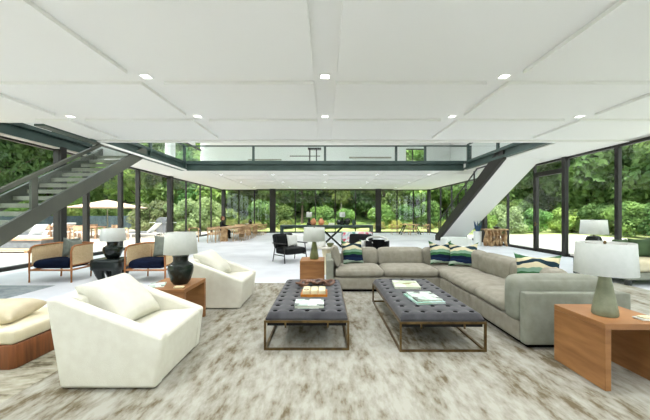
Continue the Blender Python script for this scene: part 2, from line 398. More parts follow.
struct('beam_wall_left', MB().box(-8.18,-7.98,6.7,10.3,ZC+.02,ZC+.12).box(-8.18,-8.08,6.7,10.3,ZC+.12,ZU-.08).box(-8.18,-7.98,6.7,10.3,ZU-.08,ZU+.02), M_green)
struct('trim_2', MB().box(-8.17,-8.0,6.7,10.3,ZC-.02,ZC+.02), M_marble)
# ---- upper floor seen through the void
ZT = 6.7
struct('wall_upper_far', MB().box(-8.3,5.4,20,20.15,ZU,ZT).box(6.65,8.5,20,20.15,ZU,ZT).box(5.4,6.65,20,20.15,5.85,ZT), M_wall)
struct('wall_upper_right', MB().box(8.35,8.5,4,20,ZU,ZT), M_wall)
struct('wall_upper_left', MB().box(-8.35,-8.2,4,9.0,ZU,ZT).box(-8.35,-8.05,15.65,16.15,ZU,ZT).box(-8.35,-8.2,9.0,19.0,5.75,ZT), M_wall)
struct('wall_upper_near', MB().box(-8.35,8.5,3.85,4,ZU,ZT), M_wall)
struct('ceiling_upper', MB().box(-8.35,8.5,3.85,20.15,ZT,ZT+.15), M_ceil)
bay((-8.27,9.0),(-8.27,12.3),ZU,5.75); bay((-8.27,12.3),(-8.27,15.65),ZU,5.75); bay((-8.27,16.15),(-8.27,19.95),ZU,5.75)
bay((5.4,20.07),(5.85,20.07),ZU,5.85); bay((5.85,20.07),(6.65,20.07),ZU,5.85)
struct('trim_3', MB().box(-5.1,-2.9,19.88,19.995,5.05,5.13), M_tread)
struct('trim_4', MB().box(1.6,4.4,19.88,19.995,5.20,5.28), M_tread)
# balustrade along the far side of the void
rl = thing('balustrade','long glass balustrade with green steel posts on the far edge of the upper floor','railing',(0,13.62,ZU))
for p in (184.5,253.5,325,396,425,470):
    MB().box(at(p,13.62)-.05,at(p,13.62)+.05,-.05,.03,0,.72).build('post', M_green, rl)
MB().box(-6.42,6.45,-.05,.02,.68,.735).build('handrail', M_green, rl)
MB().box(-6.42,6.45,-.04,.01,0,.035).build('bottom_rail', M_green, rl)
xs = [at(p,13.62) for p in (184.5,253.5,325,396,425,470)]
for a, b in zip(xs[:-1], xs[1:]): MB().box(a+.05,b-.05,-.016,-.004,.03,.68).build('glass_panel', M_rail, rl)
def sidebal(name, x, label, ys):
    r = thing(name, label, 'railing', (x,0,ZU))
    for y in ys: MB().box(-.04,.04,y-.05,y+.05,-.3,.72).build('post', M_green, r)
    MB().box(-.03,.03,ys[0],ys[-1],.68,.735).build('handrail', M_green, r)
    for a, b in zip(ys[:-1], ys[1:]): MB().box(-.006,.006,a+.05,b-.05,.03,.68).build('glass_panel', M_rail, r)
sidebal('balustrade', -6.32, 'glass balustrade running toward the viewer above the left staircase', [8.4,10.85,13.5])
sidebal('balustrade', 6.34, 'glass balustrade running toward the viewer beside the white staircase well', [8.4,11.0,13.3])
us = thing('exercise_bench','small dark bench seen behind the upper glass balustrade','bench',(-.55,15.8,ZU))
MB().box(-.35,.35,-.15,.15,1.02,1.1).build('pad', M_gblack, us)
for s in (-.25,.1): MB().cyl((s,0,0),(s,0,1.02),.03).build('leg', M_gblack, us)
MB().box(-1.3,.3,-.03,.03,.66,.7).build('crossbar', M_stair, us)

# ---- staircases
def zl(Y): return .81 + .56*(Y-5.8)         # lower edge of the left stringer
st = thing('staircase','open-tread grey steel staircase with glass side rising up the left wall','staircase',(-7.0,3.9,0))
def stringer(x0,x1,ya,yb): 
    f = lambda Y: zl(Y)
    yb2 = yb
    return MB().prism([(ya-3.9,max(0,f(ya))),(yb-3.9,f(yb)),(yb-3.9+.0,f(yb)+.38),(ya-3.9,f(ya)+.38)], x0+7.0, x1+7.0, 'x')
def stpoly():
    pts = [(4.35,0),(10.6,zl(10.6)),(10.6,3.84),(zl_inv(3.84-.38),3.84),(4.35-.55,max(.0,zl(3.8)+.38)),(3.8,0)]
    return pts
def zl_inv(z): return 5.8+(z-.81)/.56
P = [(y-3.9,z) for y,z in stpoly()]
MB().prism(P, .62,.70,'x').build('stringer', M_stair, st, bevel=.006, seg=1)
MB().prism(P, -.70,-.62,'x').build('stringer', M_stair, st, bevel=.006, seg=1)
for k in range(19):
    z = .19*(k+1); Y = 5.8+(z-1.05)/.56
    MB().box(-.62,.62,Y-3.9,Y-3.9+.30,z-.045,z).box(-.62,.62,Y-3.9,Y-3.9+.02,z-.10,z-.045).build('tread', M_tread, st, bevel=.005, seg=1)
def rz_(Y): return 1.85+.57*(Y-5.77)
MB().prism([(y-3.9,z) for y,z in ((4.2,rz_(4.2)),(8.5,rz_(8.5)),(8.5,rz_(8.5)+.085),(4.2,rz_(4.2)+.085))], .66,.74,'x').build('handrail', M_stair, st)
for Y in (4.35,6.53):
    MB().box(.63,.69,Y-3.9-.07,Y-3.9+.07,zl(Y)+.3,rz_(Y)).build('post', M_stair, st)
MB().prism([(y-3.9,z) for y,z in ((4.4,zl(4.4)+.38),(9.7,zl(9.7)+.38),(8.5,rz_(8.5)),(4.4,rz_(4.4)))], .665,.677,'x').build('glass_panel', M_rail, st)
# right staircase: rises toward the viewer, white soffit, dark inner stringer
def sl(Y): return 3.44 - .553*(Y-10.68)
s2 = thing('staircase','white-bottomed staircase with dark side beam descending toward the back on the right','staircase',(7.0,16.9,0))
MB().prism([(10.68-16.9,3.44),(10.68-16.9,3.84),(16.7-16.9,sl(16.7)+.36),(16.9-16.9,0),(16.8-16.9,0)], -.58,.70,'x').build('soffit', M_ceil, s2)
MB().prism([(10.62-16.9,3.42),(10.62-16.9,3.84),(10.9-16.9,3.84),(16.6-16.9,sl(16.6)+.42),(17.15-16.9,sl(16.6)+.1),(17.15-16.9,0),(16.8-16.9,0)], -.70,-.58,'x').build('stringer', M_frame, s2)
for k in range(18):
    z = .2+.2*k; Y = 10.68+(3.44+.40-z)/.553
    MB().box(-.57,.69,Y-16.9-.02,Y-16.9+.33,z-.02,z+.02).build('tread', M_tread, s2)
hr = lambda Y: sl(Y)+1.0
MB().tube([(-.66,16.75-16.9,hr(16.75)),(-.66,12.5-16.9,3.36),(-.66,11.7-16.9,3.36)],.03).build('handrail', M_frame, s2, smooth=True)
for Y in (12.75,14.3,15.6,16.7): MB().box(-.68,-.64,Y-16.9-.03,Y-16.9+.03,sl(Y)+.38,hr(Y)).build('post', M_frame, s2)
MB().prism([(y-16.9,z) for y,z in ((16.7,sl(16.7)+.4),(16.7,hr(16.7)-.03),(12.5,3.33),(12.5,sl(12.5)+.42))], -.667,-.655,'x').build('glass_panel', M_rail, s2)

# ---- ceiling downlights
dl = None
def downlight(x, y, lab, grp, z=ZS):
    global dl
    if dl is None:
        dl = thing('downlight', lab, 'ceiling light', (x,y,z), 0, grp)
        MB().box(-.075,.075,-.075,-.06,-.012,0).box(-.075,.075,.06,.075,-.012,0).box(-.075,-.06,-.06,.06,-.012,0).box(.06,.075,-.06,.06,-.012,0).build('trim_ring', M_white, dl)
        MB().box(-.06,.06,-.06,.06,-.006,-.001).build('lens', M_light, dl)
        ld = bpy.data.lights.new('downlight_lamp','AREA'); ld.shape = 'SQUARE'; ld.size = .10; ld.energy = DL; ld.spread = 2.5; ld.color = (.965,.975,1.0)
        lo = bpy.data.objects.new('downlight_lamp', ld); C.objects.link(lo); lo.parent = dl; lo.location = (0,0,-.016)
        return dl
    return dup(dl, (x,y,z), 0, lab, grp)
DL = 16.0
rowname = {6.25:'in the farther row of the near ceiling', 4.44:'in the nearer row of the near ceiling'}
colname = {-5.3:'far left', -2.65:'left of centre', 0:'on the centre line', 2.65:'right of centre', 5.3:'far right'}
for y in (4.44, 6.25, 2.63, .82, -1.0, -2.8, -4.6):
    for x in (-5.3,-2.65,0,2.65,5.3):
        if y in rowname: downlight(x, y, 'small square recessed downlight %s, %s' % (rowname[y], colname[x]), 'downlights in the near ceiling')
        else: downlight(x, y, 'small square recessed downlight overhead, out of view, added to light the room', 'added downlights out of view')  # unseen rows, added to raise the light level of the room
for y, nm in ((15.3,'nearest'),(18.92,'middle'),(22.54,'farthest')):
    for x in (-5.3,-2.65,0,2.65,5.3):
        downlight(x, y, 'small square downlight in the %s row of the back ceiling, %s' % (nm, colname[x]), 'downlights in the back ceiling')
UL = []  # stronger lamps added out of view to brighten the upper walls
for y in (6.5,11,16.5):
    for x in (-4.5,0,4.5):
        q = downlight(x, y, 'small square downlight in the upper floor ceiling, unseen, added to light the void', 'added downlights in the upper ceiling', ZT)
        for c in kids(q):
            if c.type == 'LIGHT':
                if not UL: UL.append(c.data.copy()); UL[0].energy = DL*4.5
                c.data = UL[0]

# ================================================================== RUGS
def rug(x0,x1,y0,y1,m,label,rz=0,z=.006):
    b = MB(); n = 1
    b.box(x0,x1,y0,y1,0.001,z)
    return tag(b.build('area_rug', m, bevel=.004, seg=1), label, 'rug')
rug(-2.48,6.2,1.7,6.35,M_rug,'large distressed beige and pale grey rug under the seating group')
rug(-5.2,-2.482,1.2,3.9,M_rug2,'darker streaked taupe rug under the wooden daybed at left')
rug(-9.0+.9,-5.5,4.2,6.12,M_rug3,'blue-grey rug on the white floor before the cane armchair at far left')

# ================================================================== OTTOMAN COFFEE TABLES
def dimple_pad(w, l, h, nx, ny):
    b = MB(); gx_, gy_ = nx*8, ny*8
    vs = []; fs = []
    bts = [((i+.5)/nx*w-w/2, (j+.5)/ny*l-l/2) for i in range(nx) for j in range(ny)]
    X = np.linspace(-1,1,gx_+1); X = np.sign(X)*np.abs(X)**.8; Y = np.linspace(-1,1,gy_+1); Y = np.sign(Y)*np.abs(Y)**.9
    for i in range(gx_+1):
        for j in range(gy_+1):
            x, y = X[i]*w/2, Y[j]*l/2
            ex = min(1, (w/2-abs(x))/.07); ey = min(1, (l/2-abs(y))/.07)
            z = h*(.30+.70*math.sqrt(max(0,1-(1-ex)**2))*math.sqrt(max(0,1-(1-ey)**2)))
            u = ((x+w/2)/w*nx) % 1 - .5; v = ((y+l/2)/l*ny) % 1 - .5
            d2 = (u*w/nx)**2+(v*l/ny)**2
            z -= .026*math.exp(-d2/.0011)
            vs.append((x,y,z))
    for i in range(gx_):
        for j in range(gy_):
            a = i*(gy_+1)+j; fs.append((a,a+gy_+1,a+gy_+2,a+1))
    b.add(vs, fs)
    b.box(-w/2,w/2,-l/2,l/2,-.02,h*.31)
    return b, bts
def ottoman(x0,x1,y0,y1,label):
    w, l = x1-x0, y1-y0
    t = thing('tufted_coffee_table', label, 'ottoman', ((x0+x1)/2,(y0+y1)/2,.006), 0, 'tufted coffee tables between the seats')
    r = .011; zt = .315
    for sx in (-1,1):
        for sy in (-1,1):
            MB().box(sx*(w/2-r)-r,sx*(w/2-r)+r,sy*(l/2-r)-r,sy*(l/2-r)+r,0,zt).build('leg', M_brass, t)
    b = MB()
    for z in (0, zt-.022):
        b.box(-w/2+2*r,w/2-2*r,-l/2,-l/2+2*r,z,z+.022).box(-w/2+2*r,w/2-2*r,l/2-2*r,l/2,z,z+.022)
        b.box(-w/2,-w/2+2*r,-l/2+2*r,l/2-2*r,z,z+.022).box(w/2-2*r,w/2,-l/2+2*r,l/2-2*r,z,z+.022)
    for sx in (-.25,.25): b.box(sx*w-.008,sx*w+.008,-l/2+.004,-l/2+.02,zt-.075,zt-.022)
    b.build('frame', M_brass, t)
    MB().box(-w/2+.03,w/2-.03,-l/2+.03,l/2-.03,zt-.062,zt-.018).build('pad_base', M_black, t)
    p, bts = dimple_pad(w-.03,l-.03,.085,5,9)
    cu = p.build('cushion', M_velvet, t, smooth=True, loc=(0,0,zt-.002))
    first = None
    for (x,y) in bts:
        if first is None: first = MB().lathe([(.003,.020),(.020,.017),(.031,.006),(.028,-.008)],10).build('button_with_shade', M_near_black, cu, smooth=True, loc=(x,y,.062))  # enlarged and near-black: shade of the dimples put into the button colour
        else:
            q = first.copy(); C.objects.link(q); q.location = (x,y,.062)
    return t
ottoman(-.65,.258,3.19,4.93,'long charcoal tufted coffee table on brass frame holding the brown chain')
ottoman(.785,1.70,3.15,4.98,'long charcoal tufted coffee table on brass frame beside the corner sofa')
ZO = .006+.315+.082
def book(x,y,w,d,h,rz,m,label,cat='book',z=ZO):
    t = thing('book', label, cat, (x,y,z), rz)
    MB().box(-w/2+.004,w/2-.008,-d/2+.006,d/2-.006,.004,h-.004).build('pages', M_page, t)
    MB().box(-w/2,w/2,-d/2,d/2,0,.004).box(-w/2,w/2,-d/2,d/2,h-.004,h).box(-w/2,-w/2+.005,-d/2,d/2,.004,h-.004).build('cover', m, t)
    return t
book(-.18,3.47,.33,.26,.035,.02,M_coverA,'pale green and white picture book lying nearest on the left coffee table')
book(1.19,4.42,.36,.42,.03,-.12,M_coverC,'cream and olive covered book lying farther back on the right coffee table')
book(1.22,3.71,.35,.42,.022,.12,M_coverB,'thin aqua book under the upper one near the front of the right coffee table')
book(1.225,3.72,.31,.37,.022,.07,M_coverA,'pale aqua patterned book stacked on the thin aqua book, right coffee table',z=ZO+.023)
t = thing('serving_tray','small amber wood tray under three cream blocks on the left coffee table','tray',(-.14,3.95,ZO))
MB().box(-.17,.17,-.14,.14,0,.012).build('base', M_amber, t)
MB().box(-.17,.17,-.14,-.13,.012,.032).box(-.17,.17,.13,.14,.012,.032).box(-.17,-.16,-.13,.13,.012,.032).box(.16,.17,-.13,.13,.012,.032).build('rim', M_amber, t)
for k, nm in enumerate(('left cream block with a ring mark in the amber tray','middle one of three cream blocks in the amber tray','right-hand one of three cream blocks in the amber tray')):
    b = tag(MB().rbox(-.046,.046,-.125,.125,0,.065,.012,.004,6).build('block', M_cblock, smooth=True, loc=(-.14+(k-1)*.1,3.95,ZO+.013)), nm, 'block', 'cream blocks in the amber tray')
    if k == 0: MB().torus((0,-.08,.067),.026,.005).build('ring_mark', M_chain, b, smooth=True)
t = thing('wooden_chain','brown wooden link chain draped at the back of the left coffee table','ornament',(-.14,4.42,ZO))
cx = [(-.20,-.10),(-.17,-.02),(-.11,.05),(-.04,.02),(.03,.07),(.09,.0),(.15,.06),(.20,.0)]
for k,(x,y) in enumerate(cx):
    m_ = Euler((0.5 if k%2 else -.25, .25*(-1)**k, k*.9)).to_matrix()
    MB().torus((x,y,.045),.048,.017,m_,sx=1.45).build('link', M_chain, t, smooth=True)

# ================================================================== SECTIONAL SOFA
so = thing('sectional_sofa','large taupe linen corner sofa wrapping behind and right of the coffee tables','sofa',(2.14,5.58,.006))
ox, oy = 2.14, 5.58
def SB(name, x0,x1,y0,y1,z0,z1,r,bulge=0,m=M_sofa,mt=None,sb=0,n=10):
    return MB().rbox(x0-ox,x1-ox,y0-oy,y1-oy,z0,z1,r,bulge,n,mt,sb).build(name, m, so, smooth=True, weld=True)
# plinth and bases
MB().box(.06-ox,3.2-ox,5.64-oy,6.66-oy,0,.05).box(2.2-ox,3.2-ox,3.26-oy,5.64-oy,0,.05).build('plinth', M_near_black, so)
SB('base', .16,2.14,5.58,6.45,.05,.27,.02); SB('base',2.14,3.05,5.1,6.45,.05,.27,.02); SB('base',2.14,3.05,3.31,4.45,.05,.27,.02); SB('base',2.14,3.05,4.455,5.10,.05,.27,.02)
# seat cushions
SB('seat_cushion',.19,1.10,5.56,6.28,.27,.43,.07,.035,sb=.01); SB('seat_cushion',1.11,2.13,5.56,6.28,.27,.43,.07,.035,sb=.01)
SB('seat_cushion',2.13,2.9,5.24,6.28,.27,.42,.07,.02)
SB('seat_cushion',2.12,2.9,4.32,5.23,.27,.42,.07,.035,sb=.01); SB('seat_cushion',2.12,2.9,3.575,4.31,.27,.42,.07,.035,sb=.01)
# outer frames
SB('back_frame',.02,3.27,6.45,6.62,.05,.60,.03,m=M_sofa2); SB('back_frame',3.05,3.27,3.31,6.45,.05,.60,.03,m=M_sofa2)
SB('arm',2.14,3.27,3.20,3.30,.05,.605,.018,m=M_sofa2); SB('arm',.02,.16,5.58,6.45,.05,.60,.02,m=M_sofa2)
# back cushions
for a,b in ((.36,1.095),(1.105,2.05),(2.06,2.82)): SB('back_cushion',a,b,6.20,6.44,.40,.745,.07,.02,sb=.02)
for a,b in ((5.55,6.40),(4.62,5.53),(3.72,4.60)): SB('back_cushion',2.80,3.06,a,b,.40,.745,.07,.02,sb=.02)
SB('bolster',2.11,3.14,3.305,3.57,.245,.745,.08,.02,m=M_sofa2,sb=.015)
# loose pillows
def pillow(x,y,z,w,h,t_,rz,tilt,m,label,cat='pillow',group=None,dent=0):
    o = MB().pillow(w,h,t_,dent=dent).build('throw_pillow', m, smooth=True, weld=True)
    o.location = (x,y,z); o.rotation_euler = Euler((tilt,0,rz)); return tag(o,label,cat,group)
pillow(.25,5.93,.45,.46,.40,.17,PI/2,-.20,M_sofa,'plain taupe pillow propped on the left arm of the corner sofa')
pillow(.58,6.05,.45,.46,.50,.18,.35,-.25,M_stripe,'green, cream and navy striped pillow at the left end of the corner sofa','pillow','striped pillows on the corner sofa',.06)
pillow(2.33,5.98,.45,.46,.50,.19,-.05,-.30,M_stripe,'left one of two striped pillows in the corner of the sofa','pillow','striped pillows on the corner sofa',.11)
pillow(2.68,5.80,.44,.56,.50,.20,-.35,-.32,M_stripe,'right one of two striped pillows in the corner of the sofa','pillow','striped pillows on the corner sofa',.11)
pillow(2.80,3.95,.44,.54,.50,.19,-.55,-.25,M_stripe,'green and navy striped pillow behind the near arm of the sofa','pillow','striped pillows on the corner sofa',.03)

# ================================================================== WATERFALL SIDE TABLES
def side_table(x,y,w,d_,h,rz,label,m=M_wood,th=.05):
    t = thing('waterfall_side_table', label, 'side table', (x,y,.006), rz, 'waterfall wood side tables')
    MB().box(-w/2,w/2,-d_/2,d_/2,h-th,h).build('table_top', m, t, bevel=.004, seg=1)
    MB().box(-w/2,-w/2+th,-d_/2,d_/2,0,h-th).build('side_panel', m, t, bevel=.003, seg=1)
    MB().box(w/2-th,w/2,-d_/2,d_/2,0,h-th).build('side_panel', m, t, bevel=.003, seg=1)
    return t
ZT_ = .006+.54
side_table(2.58,2.725,.58,.55,.55,0,'honey wood waterfall side table at the near right corner beside the sofa arm')
side_table(-1.98,3.95,.66,.56,.54,PI/2,'honey wood waterfall side table between the two cream armchairs')
side_table(-.25,6.12,.56,.48,.54,PI/2,'honey wood block side table at the left end of the corner sofa')
def shade(t, r0, r1, z0, z1, m=None):
    b = MB(); n = 40
    prof = [(r0,z0),(r1,z1),(r1-.006,z1),(r0-.006,z0),(r0,z0)]
    b.lathe(prof,n,caps=False)
    sh = b.build('lamp_shade', m or M_shade, t, smooth=True, weld=True)
    MB().tube([(-r1+.003,0,z1-.02),(r1-.003,0,z1-.02)],.003).tube([(0,-r1+.003,z1-.02),(0,r1-.003,z1-.02)],.003).build('shade_spider', M_brass, sh)
def cone_lamp(x,y,z,label,m,s=1.0,r=.22):
    t = thing('table_lamp', label, 'table lamp', (x,y,z))
    MB().lathe([(.0,0),(.088*s,0),(.094*s,.012),(.09*s,.055),(.074*s,.15),(.056*s,.25),(.043*s,.33),(.036*s,.352),(0,.355)],32).build('base', m, t, smooth=True)
    MB().cyl((0,0,.30),(0,0,.64),.008).build('stem', M_brass, t, smooth=True)
    MB().lathe([(.006,.632),(.014,.64),(.008,.66),(0,.665)],12).build('finial', M_brass, t, smooth=True)
    shade(t, r, r-.015, .37, .645)
    return t
cone_lamp(2.50,2.68,ZT_+.01,'grey-green ceramic lamp with white drum shade on the near right wood table',M_ceramic)
cone_lamp(-.22,6.12,ZT_,'olive cone-based lamp with pale shade on the wood table behind the left coffee table',M_olive,1.0,.225)
def pot_lamp(x,y,z,label,m,r=.16,h=.34,sr=.205,sh=.27,gap=.03):
    t = thing('table_lamp', label, 'table lamp', (x,y,z))
    MB().lathe([(0,0),(r*.55,0),(r*.75,h*.12),(r*.96,h*.42),(r*1.0,h*.56),(r*.93,h*.68),(r*.66,h*.76),(r*.58,h*.80),(r*.58,h*.92),(r*.64,h),(r*.5,h),(r*.4,h*.9),(0,h*.88)],30).build('base', m, t, smooth=True)
    MB().cyl((0,0,h*.85),(0,0,h+gap+sh*.9),.009).build('stem', M_brass, t, smooth=True)
    shade(t, sr, sr-.02, h+gap, h+gap+sh)
    return t
pot_lamp(-1.89,3.93,ZT_,'dark green glazed pot lamp with white shade between the cream armchairs',M_pot,.158,.37,.205,.275,.025)
# small things on the near tables
tr = thing('stone_dish','small pale stone dish at the right edge of the near right wood table','dish',(2.735,2.56,ZT_+.01))
MB().rbox(-.07,.07,-.05,.05,0,.014,.007,0,6).build('slab', M_marble, tr, smooth=True)
MB().rbox(-.045,.05,-.03,.035,.014,.026,.006,0,6).build('coaster', M_cblock, tr, smooth=True)
tag(MB().rbox(-.055,.055,-.035,.035,0,.02,.006,0,6).build('coaster_stack', M_cblock, smooth=True, loc=(-1.80,3.70,ZT_+.001)), 'small cream coaster block at the foot of the dark pot lamp','coaster')
bk = thing('magazine','grey and white magazine on the left edge of the wood table between armchairs','magazine',(-2.14,3.83,ZT_),.35)
MB().box(-.09,.09,-.13,.13,.001,.008).build('pages', M_page, bk); MB().box(-.092,.092,-.132,.132,.008,.010).build('cover', M_coverA, bk)

# ================================================================== CREAM ARMCHAIRS
def armchair(x,y,rz,label):
    """faces +x locally; x 0 (back) .. .86 (front), y -.41 .. .41"""
    t = thing('cream_armchair', label, 'armchair', (x,y,.006), rz, 'cream angular armchairs')
    W = .435
    side = [(.05,.012),(.84,.012),(.89,.43),(.81,.46),(.02,.755),(-.075,.745)]
    for s in (-1,1):
        a, b = (s*W, s*(W-.12)) if s > 0 else (s*W, s*(W-.12))
        MB().prism(side, min(a,b), max(a,b), 'y').build('arm', M_cream, t, bevel=.028, seg=3)
    MB().prism([(.05,.02),(.20,.02),(.16,.72),(.12,.75),(.02,.75),(-.075,.74)], -W+.10, W-.10, 'y').build('backrest', M_cream, t, bevel=.022, seg=3)
    MB().prism([(.15,.018),(.835,.018),(.883,.42),(.82,.445),(.16,.40)], -W+.10, W-.10, 'y').build('seat', M_cream, t, bevel=.026, seg=3)
    MB().box(.08,.78,-W+.04,W-.04,0,.035).build('plinth', M_near_black, t)
    p = MB().pillow(.62,.56,.24,dent=-.01).build('back_pillow', M_cream, t, smooth=True, weld=True)
    p.location = (.47,0,.43); p.rotation_euler = Euler((.80,0,-PI/2))
    return t
armchair(-2.23,2.895,0,'cream angular armchair nearest the viewer at lower left')
armchair(-2.13,4.99,0,'cream angular armchair farther back, beyond the wood table and dark lamp')

# ================================================================== DAYBED
dbd = thing('daybed','low reddish wood daybed with cream mattress at the left edge','daybed',(-3.63,3.16,.006))
pl = [(-.9,-.38),(.70,-.38),(.74,-.34),(.74,.34),(.70,.38),(-.9,.38)]
MB().prism(pl,0,.225,'z').build('base', M_woodd, dbd, bevel=.01)
MB().rbox(-.9,.735,-.375,.375,.225,.36,.035,.01,10).build('mattress', M_cushc, dbd, smooth=True, weld=True)
o = MB().pillow(.66,.46,.18).build('throw_pillow', M_tan, smooth=True, weld=True); o.location = (-3.36,2.86,.43); o.rotation_euler = Euler((-PI/2+.10,0,.1))
tag(o,'tan linen pillow lying flat on the cream daybed','pillow')

# ================================================================== CANE ARMCHAIRS
def cane_chair(x,y,w,label,rz=0):
    """faces -y; front at y=0, back at y=.72"""
    t = thing('cane_armchair', label, 'armchair', (x,y,0), rz, 'teak and cane armchairs by the left windows')
    h = w/2
    for s in (-1,1):
        MB().tube([(s*h,0,0),(s*h,0,.27),(s*(h-.005),.0,.66),(s*(h-.01),.04,.745),(s*(h-.02),.12,.775)],[.017,.02,.021,.021,.02],8).build('leg', M_teak, t, smooth=True)
        MB().tube([(s*(h-.10),.66,0),(s*(h-.10),.68,.27)],[.016,.02],8).build('leg', M_teak, t, smooth=True)
    b = MB()
    arc = []
    for s, rng in ((-1,range(0,5)),(1,range(4,-1,-1))):
        for k in rng:
            a = PI/2*k/4; arc.append((s*(h-.02-.14*(1-math.cos(a))), .58+.14*math.sin(a)))
    low = [(x_,y_) for x_,y_ in arc]
    b.tube([(-h+.02,.10,.775)]+[(x_,y_,.775+.02*(y_-.1)) for x_,y_ in low]+[(h-.02,.10,.775)],.02,8)
    b.build('top_rail', M_teak, t, smooth=True)
    MB().tube([(-h+.015,.02,.36)]+[(x_,y_-.02,.36) for x_,y_ in low]+[(h-.015,.02,.36)],.014,8).tube([(-h+.01,0,.265),(h-.01,0,.265)],.02).tube([(-h+.015,.0,.265)]+[(x_,y_-.02,.265) for x_,y_ in low]+[(h-.015,.0,.265)],.02,8).build('seat_frame', M_teak, t, smooth=True)
    pts = [(-h+.015,.04)]+[(x_,y_-.01) for x_,y_ in low]+[(h-.015,.04)]
    c = MB(); n = len(pts)
    for k in range(n-1):
        (xa,ya),(xb,yb) = pts[k],pts[k+1]
        cxn = Vector((-(yb-ya), xb-xa, 0)).normalized()*.005
        vs = [(xa-cxn.x,ya-cxn.y,.37),(xb-cxn.x,yb-cxn.y,.37),(xb-cxn.x,yb-cxn.y,.765),(xa-cxn.x,ya-cxn.y,.765),(xa+cxn.x,ya+cxn.y,.37),(xb+cxn.x,yb+cxn.y,.37),(xb+cxn.x,yb+cxn.y,.765),(xa+cxn.x,ya+cxn.y,.765)]
        c.add(vs,[(3,2,1,0),(4,5,6,7),(0,1,5,4),(1,2,6,5),(2,3,7,6),(3,0,4,7)])
    c.build('cane_panel', M_cane, t, smooth=True)
    for q in (3,5,7):
        if q < n: pass
    for s in (-1,1): MB().tube([(s*(h-.16),.71,.27),(s*(h-.16),.72,.78)],.014).build('back_post', M_teak, t, smooth=True)
    MB().rbox(-h+.05,h-.05,-.01,.62,.29,.46,.08,.03,10).build('seat_cushion', M_navy, t, smooth=True, weld=True)
    return t
cane_chair(-5.86,6.4,.90,'cane armchair with navy seat at far left, beside the blue-grey rug')
cane_chair(-3.84,6.4,.86,'cane armchair with navy seat right of the black stump table')
pillow(-5.85,6.90,.47,.36,.46,.13,.2,-.12,M_grey_p,'left grey pillow standing in the far left cane armchair')
pillow(-5.64,6.78,.47,.26,.42,.12,.9,-.02,M_grey_p,'right grey pillow standing in the far left cane armchair')
pillow(-3.72,6.86,.47,.42,.52,.15,.15,-.2,M_grey_p,'grey-green pillow in the cane armchair beside the dark pot lamp')
# black stump table and its lamp
t = thing('stump_side_table','glossy black carved stump side table between the cane armchairs','side table',(-4.86,6.85,0))
MB().rbox(-.33,.33,-.26,.26,.2,.46,.05,0,8).build('table_top', M_gblack, t, smooth=True, weld=True)
for k,(x,y,a) in enumerate(((-.2,-.14,.07),(.2,-.14,-.05),(-.18,.14,.06),(.2,.15,-.06))):
    MB().tube([(x+a,y,0),(x+a*.4,y,.1),(x,y,.24)],[.07,.09,.12],10).build('leg', M_gblack, t, smooth=True)
pot_lamp(-4.84,6.85,.462,'dark green pot lamp with pale shade on the black stump table',M_pot,.20,.37,.25,.28,.02)

# ================================================================== MIDDLE GROUP
def floor_y(py): return H*F/(py-214)
t = thing('pedestal_table','round white pedestal table behind the left end of the corner sofa','side table',(.04,7.4,0))
MB().lathe([(0,.62),(.27,.62),(.28,.64),(.27,.66),(0,.66)],32).build('table_top', M_marble, t, smooth=True)
MB().lathe([(0,0),(.17,0),(.17,.03),(.10,.10),(.07,.3),(.13,.62),(0,.62)],24).build('pedestal', M_cushc, t, smooth=True)
v = tag(MB().lathe([(0,0),(.06,0),(.075,.04),(.078,.12),(.06,.18),(.035,.22),(0,.23)],20).build('ceramic_vase', M_white, smooth=True, loc=(-.06,7.38,.661)),'domed white ceramic vase on the round white table','vase')
tag(MB().lathe([(0,0),(.05,0),(.085,.05),(.09,.09),(.08,.09),(.045,.02),(0,.02)],20).build('bowl', M_olive, smooth=True, loc=(.13,7.36,.661)),'small dark bowl on the round white table','bowl')
def lounge(x,y,rz,label,mseat=M_black,arm=True):
    """steel A-frame lounge chair, faces -y; 0.8 wide"""
    t = thing('black_lounge_chair', label, 'armchair', (x,y,0), rz, 'black lounge chairs behind the corner sofa')
    for s in (-1,1):
        MB().tube([(s*.42,-.30,0),(s*.40,-.22,.56)],.016).build('leg', M_frame, t, smooth=True)
        MB().tube([(s*.42,.34,0),(s*.40,.22,.56)],.016).build('leg', M_frame, t, smooth=True)
        MB().box(s*.40-.03,s*.40+.03,-.32,.36,.555,.585).build('armrest', M_frame, t, bevel=.008)
        MB().tube([(s*.42,-.26,.22),(s*.42,.28,.22)],.013).build('stretcher', M_frame, t, smooth=True)
    MB().rbox(-.36,.36,-.34,.30,.24,.44,.06,.02,8).build('seat', mseat, t, smooth=True, weld=True)
    m_ = Matrix.Translation((0,.30,.40)) @ Matrix.Rotation(-.3,4,'X')
    MB().rbox(-.36,.36,-.09,.09,0,.46,.06,0,8,m_).build('backrest', mseat, t, smooth=True, weld=True)
    return t
lounge(-1.08,9.35,.75,'black lounge chair with thin steel A-frame legs left of the olive lamp')
lounge(.98,9.0,-.35,'black lounge chair just behind the sofa back, left of the round black chair')
pillow(-1.0,9.42,.46,.38,.38,.13,.75,-.25,M_white,'white and grey pillow on the black A-frame lounge chair')
pillow(-1.32,9.25,.46,.36,.40,.12,.75,-.25,M_black,'black pillow on the black A-frame lounge chair')
pillow(1.12,8.92,.46,.2,.24,.1,-.35,-.2,M_white,'small white pillow on the black chair behind the sofa')
t = thing('tub_chair','round black tub chair with white rim right behind the sofa','armchair',(1.52,8.7,0))
b = MB()
